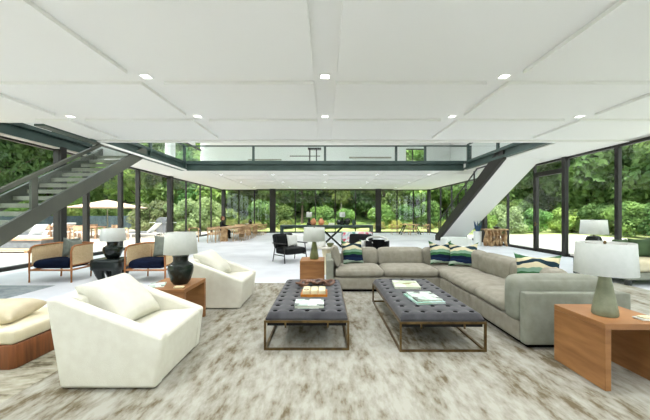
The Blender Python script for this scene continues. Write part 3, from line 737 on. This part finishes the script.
def arcwall(b, r0, r1, z0, z1, a0, a1, n=20):
    for k in range(n):
        a, c_ = a0+(a1-a0)*k/n, a0+(a1-a0)*(k+1)/n
        vs = []
        for z in (z0,z1):
            vs += [(r0*math.cos(a),r0*math.sin(a),z),(r1*math.cos(a),r1*math.sin(a),z),(r1*math.cos(c_),r1*math.sin(c_),z),(r0*math.cos(c_),r0*math.sin(c_),z)]
        b.add(vs,[(3,2,1,0),(4,5,6,7),(0,1,5,4),(1,2,6,5),(2,3,7,6),(3,0,4,7)])
arcwall(b,.26,.34,.25,.70,-.9,PI+.9); b.build('shell', M_black, t, smooth=True, weld=True)
MB().tube([(.30*math.cos(a),.30*math.sin(a),.71+.08*math.sin(max(0,a))) for a in [(-.9+(PI+1.8)*k/20) for k in range(21)]],.03).build('rim', M_white, t, smooth=True)
MB().lathe([(0,.28),(.25,.28),(.26,.36),(.22,.42),(0,.43)],20).build('seat', M_black, t, smooth=True)
MB().lathe([(0,0),(.2,0),(.2,.02),(.04,.05),(.04,.3),(0,.3)],16).build('base', M_gblack, t, smooth=True)
# console table
ct = thing('console_table','long dark steel console table with crossed legs across the middle of the room','console table',(0,13.0,0))
x0, x1 = at(281,13), at(372,13)
MB().box(x0,x1,-.3,.3,.93,1.0).build('table_top', M_green, ct, bevel=.005)
for x in (x0+.04,x1-.04):
    for y in (-.27,.27): MB().box(x-.035,x+.035,y-.03,y+.03,0,.93).build('leg', M_green, ct)
for xa, xb in ((-.25,.75),(.75,-.25)): 
    MB().tube([(xa,-.2 if xa<0 else .2,.0),(xb,-.2 if xa<0 else .2,.93)],.045,6).build('cross_leg', M_gblack, ct)
MB().box(x0+.04,x1-.04,-.02,.02,.87,.93).build('apron', M_green, ct)
def small_lamp(px,label):
    t = thing('table_lamp',label,'table lamp',(at(px,13),13.1,1.0),0,'small lamps on the console table')
    MB().lathe([(0,0),(.10,0),(.10,.10),(.06,.13),(.045,.3),(0,.3)],16).build('base', M_gblack, t, smooth=True)
    shade(t,.125,.12,.34,.56)
small_lamp(309,'small lamp with pale square-looking shade at the left on the console table')
small_lamp(342.5,'small lamp with pale shade between dark spheres on the console table')
for px, lab in ((313.5,'copper clay vase, left one of two on the console table'),(321.3,'copper clay vase, right one of two on the console table')):
    tag(MB().lathe([(0,0),(.08,0),(.125,.08),(.13,.16),(.09,.23),(.05,.26),(.055,.30),(0,.30)],20).build('clay_vase', M_copper, smooth=True, loc=(at(px,13),12.9,1.001)),lab,'vase','copper vases on the console table')
def sphere(name,x,y,z,r,m,lab,cat,grp=None):
    prof = [(max(.0,r*math.sin(a)),r-r*math.cos(a)) for a in [PI*k/14 for k in range(15)]]
    return tag(MB().lathe(prof,22,caps=False).build(name, m, smooth=True, loc=(x,y,z)),lab,cat,grp)
sphere('sphere_ornament',at(338.7,13),13.05,1.001,.12,M_pot,'smaller dark sphere left of the lamp on the console table','ornament','dark spheres on the console table')
sphere('sphere_ornament',at(347,13),12.95,1.001,.145,M_gblack,'larger black sphere right of the lamp on the console table','ornament','dark spheres on the console table')
tag(MB().lathe([(0,0),(.05,0),(.07,.1),(.04,.2),(.05,.24),(0,.24)],14).build('bottle', M_green, smooth=True, loc=(at(353.5,13),12.95,1.001)),'small teal bottle right of the spheres on the console table','bottle')
for k in range(3):
    book(at(331.2,13)+.01*k,12.86,.26-.02*k,.2,.03,.05*k,M_white,['bottom','middle','top'][k]+' white book of the small stack on the console table',z=1.001+.031*k)
fb = thing('floral_bench','bench covered in red and teal floral fabric under the console table','bench',(1.3,12.3,0))
MB().rbox(-.62,.62,-.25,.25,.12,.74,.05,.01,8).build('cushion', M_floral, fb, smooth=True, weld=True)
for x in (-.5,.5):
    for y in (-.18,.18): MB().cyl((x,y,0),(x,y,.14),.025).build('leg', M_gblack, fb)
# white sofa under the console (left)
ws = thing('white_bench_sofa','pale grey bench standing in front of the left end of the console table','bench',(-.95,12.25,0))
MB().rbox(-.72,.72,-.25,.25,.12,.66,.05,.01,8).build('cushion', M_white, ws, smooth=True, weld=True)
for x in (-.6,.6):
    for y in (-.18,.18): MB().cyl((x,y,0),(x,y,.14),.025).build('leg', M_gblack, ws)
# grey round lounge chair right of middle
t = thing('swivel_chair','light grey round-backed chair on the floor beyond the sofa corner','armchair',(4.15,9.5,0))
b = MB(); arcwall(b,.34,.46,.08,.72,-.5,PI+.5,24); b.build('shell', M_shade, t, smooth=True, weld=True, bevel=.03, seg=2)
MB().lathe([(0,.1),(.36,.1),(.37,.38),(.32,.44),(0,.45)],24).build('seat', M_shade, t, smooth=True)
MB().lathe([(0,0),(.3,0),(.3,.05),(0,.1)],24).build('base', M_gblack, t, smooth=True)
# pot with blue spikes
t = thing('potted_agave','tall pale pot with blue spiky leaves by the foot of the white staircase','potted plant',(at(477.5,14),14.0,0))
MB().lathe([(0,0),(.13,0),(.17,.10),(.18,.66),(.19,.68),(.16,.68),(.15,.6),(0,.6)],22).build('pot', M_shade, t, smooth=True)
for k in range(9):
    a = k*2.4; r = .06+.022*(k%3)
    MB().tube([(r*.3*math.cos(a),r*.3*math.sin(a),.58),(r*1.2*math.cos(a),r*1.2*math.sin(a),.85),(r*2*math.cos(a),r*2*math.sin(a),1.12+.04*(k%3))],[.03,.03,.004],6).build('leaf', M_bluep, t, smooth=True)
# root console by the right windows
t = thing('root_console','pale teak root console table standing against the right windows','console table',(7.75,13.7,0))
MB().rbox(-.52,.52,-.2,.2,.74,.80,.02,0,8).build('table_top', M_root, t, smooth=True, weld=True)
RR = random.Random(3)
for k in range(22):
    x = -.42+.84*k/21; y = RR.uniform(-.12,.12)
    MB().tube([(x+RR.uniform(-.1,.1),y+RR.uniform(-.05,.05),.02),(x+RR.uniform(-.06,.06),y,.25),(x+RR.uniform(-.08,.08),y+RR.uniform(-.05,.05),.5),(x,y*.8,.76)],[RR.uniform(.03,.05),RR.uniform(.04,.08),RR.uniform(.04,.07),RR.uniform(.04,.07)],8).build('root', M_root, t, smooth=True)
tag(MB().lathe([(0,0),(.07,0),(.16,.07),(.17,.09),(.14,.08),(.06,.02),(0,.02)],20).build('bowl', M_gblack, smooth=True, loc=(7.82,13.7,.803)),'dark shallow bowl on top of the teak root console','bowl')

# ================================================================== RIGHT LOUNGE CORNER
t = thing('plinth_table','low pale table under the black-based lamp by the right windows','side table',(6.45,7.2,0))
MB().rbox(-.32,.32,-.32,.32,.42,.48,.02,0,6).build('table_top', M_marble, t, smooth=True)
for x in (-.22,.22):
    for y in (-.22,.22): MB().box(x-.05,x+.05,y-.05,y+.05,0,.425).build('leg', M_gblack, t)
lp = thing('table_lamp','lamp with black carved base and white shade before the right windows','table lamp',(6.45,7.2,.482))
MB().lathe([(0,0),(.12,0),(.13,.03),(.105,.07),(.15,.2),(.165,.33),(.13,.44),(.05,.47),(0,.47)],24).build('base', M_gblack, lp, smooth=True)
MB().tube([(-.02,-.125,.40),(.0,-.168,.33),(.02,-.16,.25),(.03,-.14,.17)],.008).build('carved_line', M_white, lp, smooth=True)
MB().cyl((0,0,.46),(0,0,.82),.01).build('stem', M_brass, lp)
shade(lp,.27,.245,.50,.84)
ds = thing('right_sofa','beige bench sofa on dark legs at the right edge beyond the big lamp','sofa',(7.0,6.5,0))
MB().rbox(-.92,.95,-.45,.45,.12,.28,.04,0,8).build('base', M_sofa2, ds, smooth=True, weld=True)
MB().rbox(-.92,.95,-.47,.40,.28,.50,.08,.02,10).build('seat_cushion', M_tan, ds, smooth=True, weld=True)
MB().rbox(-.55,.95,.28,.48,.28,.68,.06,0,8).build('backrest', M_sofa2, ds, smooth=True, weld=True)
for x in (-.8,.8):
    for y in (-.36,.36): MB().box(x-.04,x+.04,y-.04,y+.04,0,.13).build('leg', M_gblack, ds)
pillow(6.62,6.62,.50,.46,.42,.16,.3,-.25,M_green_p,'left green pillow on the beige sofa at the right edge')
pillow(6.98,6.58,.50,.46,.44,.16,-.1,-.25,M_green_p,'right green pillow on the beige sofa at the right edge')
pillow(7.3,6.36,.50,.40,.46,.18,-.5,-.2,M_tan,'tan pillow cut by the right edge of the picture, on the beige sofa')

# ================================================================== DINING
def dining_table(name,x,y,w,l,label):
    t = thing('dining_table',label,'dining table',(x,y,0))
    MB().box(-w/2,w/2,-l/2,l/2,.70,.75).build('table_top', M_oak, t, bevel=.006)
    for s in (-1,1): MB().box(-w*.17,w*.17,s*(l/2-.25)-.12,s*(l/2-.25)+.12,0,.70).build('leg', M_root, t)
    return t
dining_table('a',-5.45,17.9,.9,3.8,'long pale oak dining table nearer the camera by the left windows')
dining_table('b',-5.35,22.0,.9,2.6,'shorter pale oak dining table farther back near the far windows')
proto = None
def dchair(x,y,rz,label,group):
    """faces -y"""
    global proto
    if proto is not None: return dup(proto,(x,y,0),rz,label,group)
    t = thing('dining_chair',label,'chair',(x,y,0),rz,group)
    for s in (-1,1):
        MB().tube([(s*.24,-.22,0),(s*.22,-.20,.62)],[.015,.02]).build('leg', M_oak, t, smooth=True)
        MB().tube([(s*.22,.24,0),(s*.21,.20,.44),(s*.23,.24,.74)],[.015,.02,.016]).build('leg', M_oak, t, smooth=True)
    MB().rbox(-.24,.24,-.24,.22,.41,.45,.018,0,6).build('seat', M_oak, t, smooth=True)
    arc = [(.27*math.cos(a),.02+.26*math.sin(a),.66+.08*max(0,math.sin(a))) for a in [(-.75+(PI+1.5)*k/16) for k in range(17)]]
    MB().tube(arc,.024,8).build('backrest', M_oak, t, smooth=True)
    proto = t; return t
for k in range(5):
    dchair(-4.75, 16.45+.72*k, -PI/2+0, '%s oak chair from the near end, right side of the long dining table' % ORD[k], 'chairs at the long dining table')
for k in range(5):
    dchair(-6.15, 16.45+.72*k, PI/2, '%s oak chair from the near end, window side of the long dining table' % ORD[k], 'chairs at the long dining table')
dchair(-5.75,15.55,PI-.15,'oak chair at the near head of the long dining table','chairs at the long dining table')
for k in range(3): dchair(-4.65, 21.1+.72*k, -PI/2, '%s oak chair from the near end, room side of the shorter dining table' % ORD[k], 'chairs at the shorter dining table')
for k in range(3): dchair(-6.05, 21.1+.72*k, PI/2, '%s oak chair from the near end, window side of the shorter dining table' % ORD[k], 'chairs at the shorter dining table')
for (x,y,r,l) in ((-6.95,15.9,.4,'oak chair standing apart at the left, nearest the tall left windows'),):
    dchair(x,y,r,l,'chairs at the long dining table')
tag(MB().lathe([(0,0),(.08,0),(.14,.1),(.15,.2),(.1,.3),(.06,.34),(.08,.38),(0,.38)],18).build('black_vase', M_gblack, smooth=True, loc=(-5.45,21.9,.751)),'black vase on the shorter dining table','vase')
tag(MB().lathe([(0,0),(.05,0),(.13,.06),(.14,.08),(.1,.07),(0,.02)],18).build('white_bowl', M_white, smooth=True, loc=(-5.5,21.2,.751)),'white bowl in front of the black vase on the dining table','bowl')
# far right dining set
t = thing('trestle_table','table with splayed black legs near the far right windows','dining table',(6.2,21.9,0))
MB().rbox(-.62,.62,-.45,.45,.70,.75,.02,0,6).build('table_top', M_root, t, smooth=True)
for s in (-1,1):
    for q in (-1,1): MB().tube([(s*.72,q*.3,0),(s*.36,q*.2,.70)],.045,6).build('leg', M_gblack, t)
for (x,y,r,l) in ((5.1,21.9,PI/2,'oak chair left of the black-legged table'),(7.3,21.9,-PI/2,'oak chair right of the black-legged table'),(6.2,21.2,PI,'oak chair in front of the black-legged table'),(6.2,22.7,0,'oak chair behind the black-legged table')):
    dchair(x,y,r,l,'chairs at the black-legged table')
# ---- seated person at the long table
def person(x,y,rz):
    t = thing('person','person in black clothes seated at the long dining table','person',(x,y,0),rz)
    V = [(0,.02,.50),(0,.03,.66),(0,.02,.86),(0,.0,1.0),(0,-.01,1.07),(0,-.03,1.15),(0,-.03,1.24),(0,-.02,1.30),
         (-.1,0,.49),(-.12,-.40,.50),(-.12,-.40,.08),(-.12,-.52,.04),(.1,0,.49),(.12,-.40,.50),(.12,-.40,.08),(.12,-.52,.04),
         (-.17,.0,1.0),(-.22,-.04,.76),(-.15,-.28,.80),(-.13,-.36,.80),(.17,.0,1.0),(.22,-.04,.76),(.15,-.28,.80),(.13,-.36,.80)]
    E = [(0,1),(1,2),(2,3),(3,4),(4,5),(5,6),(6,7),(0,8),(8,9),(9,10),(10,11),(0,12),(12,13),(13,14),(14,15),(3,16),(16,17),(17,18),(18,19),(3,20),(20,21),(21,22),(22,23)]
    rad = [.15,.13,.16,.11,.05,.075,.095,.06,.1,.075,.05,.035,.1,.075,.05,.035,.065,.05,.035,.022,.065,.05,.035,.022]
    me = bpy.data.meshes.new('body'); me.from_pydata(V,E,[]); me.update()
    o = bpy.data.objects.new('body',me); C.objects.link(o); o.parent = t
    sk = o.modifiers.new('skin','SKIN')
    if not me.skin_vertices: 
        bpy.context.view_layer.objects.active = o
    for i, v in enumerate(me.skin_vertices[0].data):
        v.radius = (rad[i],rad[i]*.85); v.use_root = (i == 0)
    ss = o.modifiers.new('sub','SUBSURF'); ss.levels = 2; ss.render_levels = 2
    me.materials.append(M_cloth)
    # head, hands and hair
    hd = MB().rbox(-.075,.075,-.12,.06,1.10,1.33,.07,0,8).build('head', M_skin, t, smooth=True)
    MB().lathe([(0,-.02),(.012,0),(.008,.03),(0,.035)],8,(0,-.125,1.20)).build('nose', M_skin, hd, smooth=True)
    for s in (-1,1):
        MB().rbox(s*.033-.010,s*.033+.010,-.122,-.112,1.222,1.234,.004,0,4).build('eye', M_black, hd)
        MB().rbox(s*.075-.01,s*.075+.01,-.04,-.0,1.19,1.25,.009,0,4).build('ear', M_skin, hd)
        hn = MB().rbox(s*.13-.035,s*.13+.035,-.44,-.35,.775,.805,.014,0,6)
        for f in range(4): hn.tube([(s*.13-.027+f*.018,-.43,.79),(s*.13-.027+f*.018,-.47-.006*(f in (1,2)),.787),(s*.13-.027+f*.018,-.50-.008*(f in (1,2)),.775)],[.009,.008,.007],6)
        hn.tube([(s*.13-s*.03,-.38,.79),(s*.13-s*.055,-.41,.787),(s*.13-s*.06,-.44,.78)],[.010,.009,.008],6)
        hn.build('hand', M_skin, t, smooth=True)
    MB().rbox(-.026,.026,-.123,-.115,1.145,1.153,.003,0,4).build('mouth', M_copper, hd)
    MB().rbox(-.088,.088,-.09,.085,1.22,1.36,.07,0,8).rbox(-.09,.09,.0,.09,1.08,1.28,.04,0,8).build('hair', M_hair, t, smooth=True)
person(-6.12,17.9,PI/2)

# ================================================================== OUTSIDE
g = MB()
def gz(x,y):
    d_ = max(0,(abs(x)-26),(y-34)); return -.06 + min(14, .36*max(0,d_)**1.05)
xs_ = [-90+5*k for k in range(37)]; ys_ = [-40+5*k for k in range(31)]
vs = [(x,y,gz(x,y)) for x in xs_ for y in ys_]; n = len(ys_)
g.add(vs,[(i*n+j,(i+1)*n+j,(i+1)*n+j+1,i*n+j+1) for i in range(len(xs_)-1) for j in range(n-1)])
def far(f):
    c = [sum(g.v[i][a] for i in f)/4 for a in range(3)]; return c[2] > .6
hillv = MB(); hillv.v = list(g.v); hillv.f = [f for f in g.f if far(f)]; g.f = [f for f in g.f if not far(f)]
struct('ground', g, M_grass, smooth=True); struct('hillside', hillv, M_hill, smooth=True)
struct('patio', MB().box(-24,XL-.16,-8,30,-.05,-.02), M_patio)
struct('driveway', MB().box(XR+.16,18.5,-8,22,-.05,-.02), M_gravel)
struct('kerb', MB().box(XR+.16,XR+.55,-8,24,-.02,.02), M_tread)
struct('patio_kerb', MB().box(XL-.6,XL-.16,-8,24,-.02,.03), M_greyc)
# trees
NR = np.random.RandomState(5)
def crown_mesh(name, r, h, z0, nleaf, size, m, clumps=40, low=.0):
    cs = []
    while len(cs) < clumps:
        p = NR.uniform(-1,1,3)
        if (p**2).sum() < 1: cs.append((p[0]*r*.8,p[1]*r*.8,z0+(p[2]*.5+.5)*h, NR.uniform(.28,.48)*r))
    cs = np.array(cs); k = NR.randint(0,clumps,nleaf)
    d = NR.normal(size=(nleaf,3)); d /= np.linalg.norm(d,axis=1)[:,None]
    rad = NR.uniform(.55,1,nleaf)[:,None]*cs[k,3][:,None]
    c = cs[k,:3] + d*rad*np.array([1,1,.85])
    a = NR.normal(size=(nleaf,3)); a /= np.linalg.norm(a,axis=1)[:,None]
    nn = d*.5+NR.normal(size=(nleaf,3))*.55; b = np.cross(a,nn); b /= np.linalg.norm(b,axis=1)[:,None]; a = np.cross(b,nn); a /= np.linalg.norm(a,axis=1)[:,None]
    s = (size*NR.uniform(.6,1.3,nleaf))[:,None]
    v = np.stack([c-a*s, c-b*s*.5, c+a*s, c+b*s*.5],axis=1).reshape(-1,3)
    v[:,2] = np.maximum(v[:,2], .02)
    me = bpy.data.meshes.new(name); me.from_pydata(v.tolist(),[],[(4*i,4*i+1,4*i+2,4*i+3) for i in range(nleaf)]); me.update(); me.materials.append(m)
    return me
def trunk_mb(h, r, z_branch):
    b = MB(); b.tube([(0,0,-.4),(.05,0,h*.3),(-.05,.05,h*.6),(0,0,h)],[r,r*.8,r*.6,r*.15],10)
    for k in range(6):
        a = k*1.1; z = z_branch+(h-z_branch)*k/8
        b.tube([(0,0,z),(.8*math.cos(a),.8*math.sin(a),z+.9),(1.9*math.cos(a),1.9*math.sin(a),z+1.6)],[r*.4,r*.25,r*.08],6)
    return b
def tree_proto(name, r, h, z0, nl, size, ml, mb_, tr):
    t = bpy.data.objects.new(name,None); C.objects.link(t); t['category'] = 'tree'; t['label'] = 'tree'
    me = crown_mesh('crown', r, h, z0, nl, size, ml); o = bpy.data.objects.new('crown',me); C.objects.link(o); o.parent = t
    trunk_mb(z0+h*.8, tr, z0).build('trunk', mb_, t, smooth=True)
    return t
protos = [tree_proto('leafy_tree',3.4,11,1.2,15000,.27,M_leafA,M_bark,.22), tree_proto('leafy_tree',3.0,12,1.6,15000,.25,M_leafB,M_bark,.2),
          tree_proto('leafy_tree',3.2,10,2.4,13000,.26,M_leafA,M_birch,.16), tree_proto('leafy_tree',3.6,12,.6,17000,.28,M_leafB,M_bark,.24)]
used = [False]*4
def place_tree(x,y,k,label,group,s=None):
    s = s or R.uniform(.9,1.25); z = gz(x,y)
    if not used[k]:
        used[k] = True; o = protos[k]; o.location = (x,y,z); o.rotation_euler = (0,0,R.uniform(0,6)); o.scale = (s,s,s); o['label'] = label; o['group'] = group; return
    dup(protos[k],(x,y,z),R.uniform(0,6),label,group,scale=(s,s,s))
for row,(yy,sp,lab) in enumerate(((36,4.2,'dense green tree in the front row beyond the far windows'),(42.5,4.4,'dense green tree in the second row beyond the far windows'),(50,5.0,'dense green tree in the third row beyond the far windows'))):
    x = -36
    while x < 38:
        place_tree(x+R.uniform(-1,1), yy+R.uniform(-1.5,1.5), R.choice([0,1,2,3]), lab, lab.replace('tree','trees')+'')
        x += sp
for row,(xx,lab) in enumerate(((-31,'leafy tree in the front row beyond the left patio'),(-39,'leafy tree in the rear row beyond the left patio'))):
    y = 2
    while y < 34:
        place_tree(xx+R.uniform(-1.2,1.2), y+R.uniform(-1,1), R.choice([0,1,3]), lab, lab.replace('tree','trees')); y += 4.3
for row,(xx,lab) in enumerate(((26,'leafy tree in the front row beyond the right driveway'),(34.5,'leafy tree in the second row beyond the right driveway'),(42,'leafy tree in the rear row up the slope beyond the right driveway'))):
    y = 2
    while y < 34:
        place_tree(xx+R.uniform(-1.2,1.2), y+R.uniform(-1,1), R.choice([0,3,3,1]), lab, lab.replace('tree','trees')); y += 4.3
# shrubs
def shrub_proto(name,r,h,nl,size,m,stem):
    t = bpy.data.objects.new(name,None); C.objects.link(t); t['category'] = 'shrub'; t['label'] = 'shrub'
    me = crown_mesh('foliage', r, h, .15, nl, size, m, 16); o = bpy.data.objects.new('foliage',me); C.objects.link(o); o.parent = t
    b = MB()
    for k in range(5):
        a = k*1.3; b.tube([(0,0,-.1),(.25*math.cos(a),.25*math.sin(a),h*.4),(.5*math.cos(a),.5*math.sin(a),h*.75)],[.04,.03,.01],6)
    b.build('stem', M_bark, t, smooth=True); return t
sp_ = {'sage':shrub_proto('garden_shrub',1.7,2.3,5200,.13,M_leafC,1),'green':shrub_proto('garden_shrub',1.5,1.9,4200,.14,M_leafA,1),'yellow':shrub_proto('garden_shrub',1.2,.9,2600,.11,M_leafY,1),'deep':shrub_proto('garden_shrub',1.8,2.2,5200,.15,M_leafB,1)}
su = {k:False for k in sp_}
def shrub(x,y,k,lab,grp,s=1):
    if not su[k]:
        su[k] = True; o = sp_[k]; o.location = (x,y,gz(x,y)); o.scale = (s,s,s); o['label'] = lab; o['group'] = grp; return
    dup(sp_[k],(x,y,gz(x,y)),R.uniform(0,6),lab,grp,scale=(s,s,s))
for px,Y,s in ((150,27,1.15),(165,29,1.0),(185,26.5,1.1),(198,27.5,1.25),(210,30,.95)):
    shrub(at(px,Y),Y,'sage','silvery sage shrub beyond the left patio furniture','sage shrubs beyond the left patio',s)
for k in range(14):
    x = -12+1.9*k; shrub(x+R.uniform(-.5,.5),30.5+R.uniform(-.8,.8),'yellow','low yellow-green plant in the meadow strip beyond the far windows','yellow-green plants beyond the far windows',R.uniform(.45,.85))
for k in range(16):
    x = -24+3.3*k; shrub(x+R.uniform(-.8,.8),32.6+R.uniform(-.6,.6),R.choice(['green','deep']),'green shrub at the foot of the trees beyond the far windows','green shrubs beyond the far windows',R.uniform(.8,1.2))
for k in range(10):
    y = 2+2.6*k; shrub(20.4+R.uniform(-.4,.4),y,'deep','dark green shrub along the far side of the right driveway','dark shrubs along the right driveway',R.uniform(.7,1.1))
for k in range(10):
    y = 8+2.7*k; shrub(-26.8+R.uniform(-.5,.5),y,'green','bushy green shrub behind the blue-grey fence at left','green shrubs behind the left fence',R.uniform(.9,1.3))
for k in range(12):
    x = -16+3*k; shrub(x+R.uniform(-.8,.8),38.5+R.uniform(-.8,.8),R.choice(['green','deep']),'large green shrub between the rows of trees beyond the far windows','large green shrubs among the far trees',R.uniform(1.5,2.1))
for k in range(8):
    shrub(12.5+2.4*k,24.2+.3*k+R.uniform(-.3,.3),['green','sage','deep'][k%3],'rounded shrub past the far end of the right driveway','rounded shrubs past the end of the right driveway',R.uniform(.7,1.0))
# blue-grey fence
fe = thing('slatted_fence','blue-grey garden fence behind the patio umbrella','fence',(-24.4,20,-.03))
MB().box(-.02,.02,-11,11,.15,1.35).build('slat_panel', M_bluef, fe)
for k in range(9): MB().box(-.05,.05,-11+2.75*k-.05,-11+2.75*k+.05,0,1.42).build('post', M_bluef, fe)
fe2 = thing('slatted_fence','blue-grey garden fence across the back of the patio','fence',(-18.4,30.4,-.03))
MB().box(-6,3,-.02,.02,.15,1.35).build('slat_panel', M_bluef, fe2)
for k in range(5): MB().box(-6+2.25*k-.05,-6+2.25*k+.05,-.05,.05,0,1.42).build('post', M_bluef, fe2)
# umbrella
um = thing('patio_umbrella','wide blush canvas patio umbrella outside the left windows','umbrella',(-14.5,20,-.02))
MB().cyl((0,0,0),(0,0,2.42),.03).build('pole', M_tread, um); MB().lathe([(0,0),(.35,0),(.35,.08),(.05,.12),(0,.12)],20).build('base', M_greyc, um)
b = MB(); n = 8
top = (0,0,2.46); rim = [(2.35*math.cos(2*PI*(k+.5)/n),2.35*math.sin(2*PI*(k+.5)/n),1.93) for k in range(n)]
b.add([top]+rim+[(0,0,2.44)]+[(x,y,z-.02) for x,y,z in rim],[(0,1+k,1+(k+1)%n) for k in range(n)]+[(n+1,n+2+(k+1)%n,n+2+k) for k in range(n)]+[(1+k,n+2+k,n+2+(k+1)%n,1+(k+1)%n) for k in range(n)])
b.build('canopy', M_umb, um)
for k in range(n):
    MB().tube([(0,0,2.36),(rim[k][0]*.97,rim[k][1]*.97,1.90)],.012,6).build('rib', M_stair, um)
# loungers
def chaise(x,y,rz,label):
    t = thing('chaise_lounge',label,'sun lounger',(x,y,-.02),rz,'white sun loungers on the left patio')
    MB().box(-.32,.32,-.95,.95,.22,.28).build('frame', M_out, t)
    MB().rbox(-.30,.30,-.95,.25,.28,.38,.04,0,6).build('mattress', M_greyc, t, smooth=True)
    m_ = Matrix.Translation((0,.25,.30)) @ Matrix.Rotation(.75,4,'X')
    MB().rbox(-.31,.31,0,.85,-.02,.07,.04,0,6,m_).build('backrest', M_out, t, smooth=True)
    for sx in (-1,1):
        for sy in (-1,1): MB().box(sx*.28-.03,sx*.28+.03,sy*.8-.03,sy*.8+.03,0,.22).build('leg', M_out, t)
chaise(at(22,17.5),17.5,-1.9,'white sun lounger at the far left behind the staircase beam')
chaise(at(36,17.5),17.3,-1.9,'white sun lounger with dark pad just left of the first window post')
chaise(at(50,20.5),20.5,-1.9,'white sun lounger farther off between the first window posts')
chaise(at(63,20.5),20.5,-1.9,'white sun lounger right of the first thick window post')
chaise(at(146,19.5),19.5,-1.6,'pale sun lounger outside the window beside the grill')
# low grey planter bench with wood rim
pb = thing('garden_bench','long low grey bench with wood rim on the left patio','bench',(-12.5,12.6,-.02),0)
MB().box(-2.6,1.0,-.45,.45,0,.42).build('body', M_greyc, pb); MB().box(-2.66,1.06,-.5,.5,.42,.48).build('wood_rim', M_oak2, pb)
pb2 = thing('garden_step','low wooden step along the front of the grey garden bench','step',(-12.5,11.6,-.02),0)
MB().box(-2.8,1.3,-.22,.22,.09,.13).build('board', M_oak, pb2)
for x in (-2.6,-.7,1.1): MB().box(x-.06,x+.06,-.18,.18,0,.09).build('block', M_oak, pb2)
# outdoor tables & chairs
def otable(x,y,label):
    t = thing('patio_table',label,'table',(x,y,-.02),0,'teak patio tables')
    MB().box(-.9,.9,-.45,.45,.70,.74).build('table_top', M_oak2, t)
    for sx in (-1,1):
        for sy in (-1,1): MB().box(sx*.8-.04,sx*.8+.04,sy*.36-.04,sy*.36+.04,0,.70).build('leg', M_oak2, t)
po = None
def ochair(x,y,rz,label):
    global po
    if po: return dup(po,(x,y,-.02),rz,label)
    t = thing('patio_chair',label,'chair',(x,y,-.02),rz,'teak patio chairs under the umbrella'); po = t
    for s in (-1,1):
        MB().box(s*.26-.025,s*.26+.025,-.26,-.21,0,.62).build('leg', M_oak2, t); MB().box(s*.26-.025,s*.26+.025,.21,.26,0,.86).build('leg', M_oak2, t)
        MB().box(s*.26-.03,s*.26+.03,-.26,.24,.62,.65).build('armrest', M_oak2, t)
    MB().rbox(-.24,.24,-.24,.22,.40,.48,.03,0,6).build('seat', M_out, t, smooth=True)
    MB().box(-.25,.25,.22,.25,.56,.84).build('backrest', M_oak2, t)
otable(-14.6,18.4,'teak patio table in front of the umbrella'); otable(-17.4,19.6,'teak patio table left of the umbrella, near the loungers')
for x,y,r,l in ((-15.3,17.5,PI,'teak patio chair at the near left of the table in front of the umbrella'),(-14.2,17.5,PI,'teak patio chair at the near right of the table in front of the umbrella'),(-15.1,19.3,0,'teak patio chair at the far left of the table in front of the umbrella'),(-13.1,18.4,-PI/2,'teak patio chair at the right end of the table in front of the umbrella'),(-17.2,18.7,PI,'teak patio chair in front of the left patio table'),(-18.3,20.5,0,'teak patio chair behind the left patio table'),(-11.9,17.6,2.4,'teak patio chair standing apart, right of the umbrella pole')):
    ochair(x,y,r,l)
# covered grill
gr = thing('barbecue_grill','grey barbecue grill with rounded lid outside the window, left of the thick post','grill',(at(163,21.5),21.5,-.02))
MB().prism([(-.35,.95),(.35,.95),(.35,1.1),(.22,1.28),(-.12,1.28),(-.32,1.12)],-.28,.28,'y').build('lid', M_greyc, gr, bevel=.03)
MB().box(-.38,.38,-.3,.3,.82,.95).build('firebox', M_greyc, gr); MB().box(-.85,-.38,-.25,.25,.88,.92).box(.38,.85,-.25,.25,.88,.92).build('side_shelf', M_shade, gr)
MB().box(-.34,.34,-.26,.26,.12,.82).build('cabinet', M_greyc, gr)
for x in (-.3,.3): MB().cyl((x,-.26,.06),(x,.26,.06),.06).build('wheel', M_gblack, gr)

# ================================================================== LIGHT, CAMERA
w = bpy.data.worlds.new('World'); S.world = w; w.use_nodes = True
nt = w.node_tree; bg = nt.nodes['Background']
bg.inputs[0].default_value = (.90,.95,1.0,1); bg.inputs[1].default_value = 3.6
sd = bpy.data.lights.new('Sun','SUN'); sd.energy = 7.5; sd.angle = math.radians(6); sd.color = (1,.96,.88)
so_ = bpy.data.objects.new('Sun', sd); C.objects.link(so_); so_.rotation_euler = Euler((math.radians(28),math.radians(-8),0))
cd = bpy.data.cameras.new('Camera'); cam = bpy.data.objects.new('Camera', cd); C.objects.link(cam)
cam.location = (0,0,H); cam.rotation_euler = (PI/2,0,0); cd.sensor_width = 36; cd.lens = 36*F/650; cd.shift_y = 4.6/650; cd.clip_start = .05; cd.clip_end = 300
S.camera = cam
S.view_settings.view_transform = 'Standard'; S.view_settings.look = 'None'; S.view_settings.gamma = 1; S.view_settings.use_curve_mapping = False
S.view_settings.exposure = 0.22
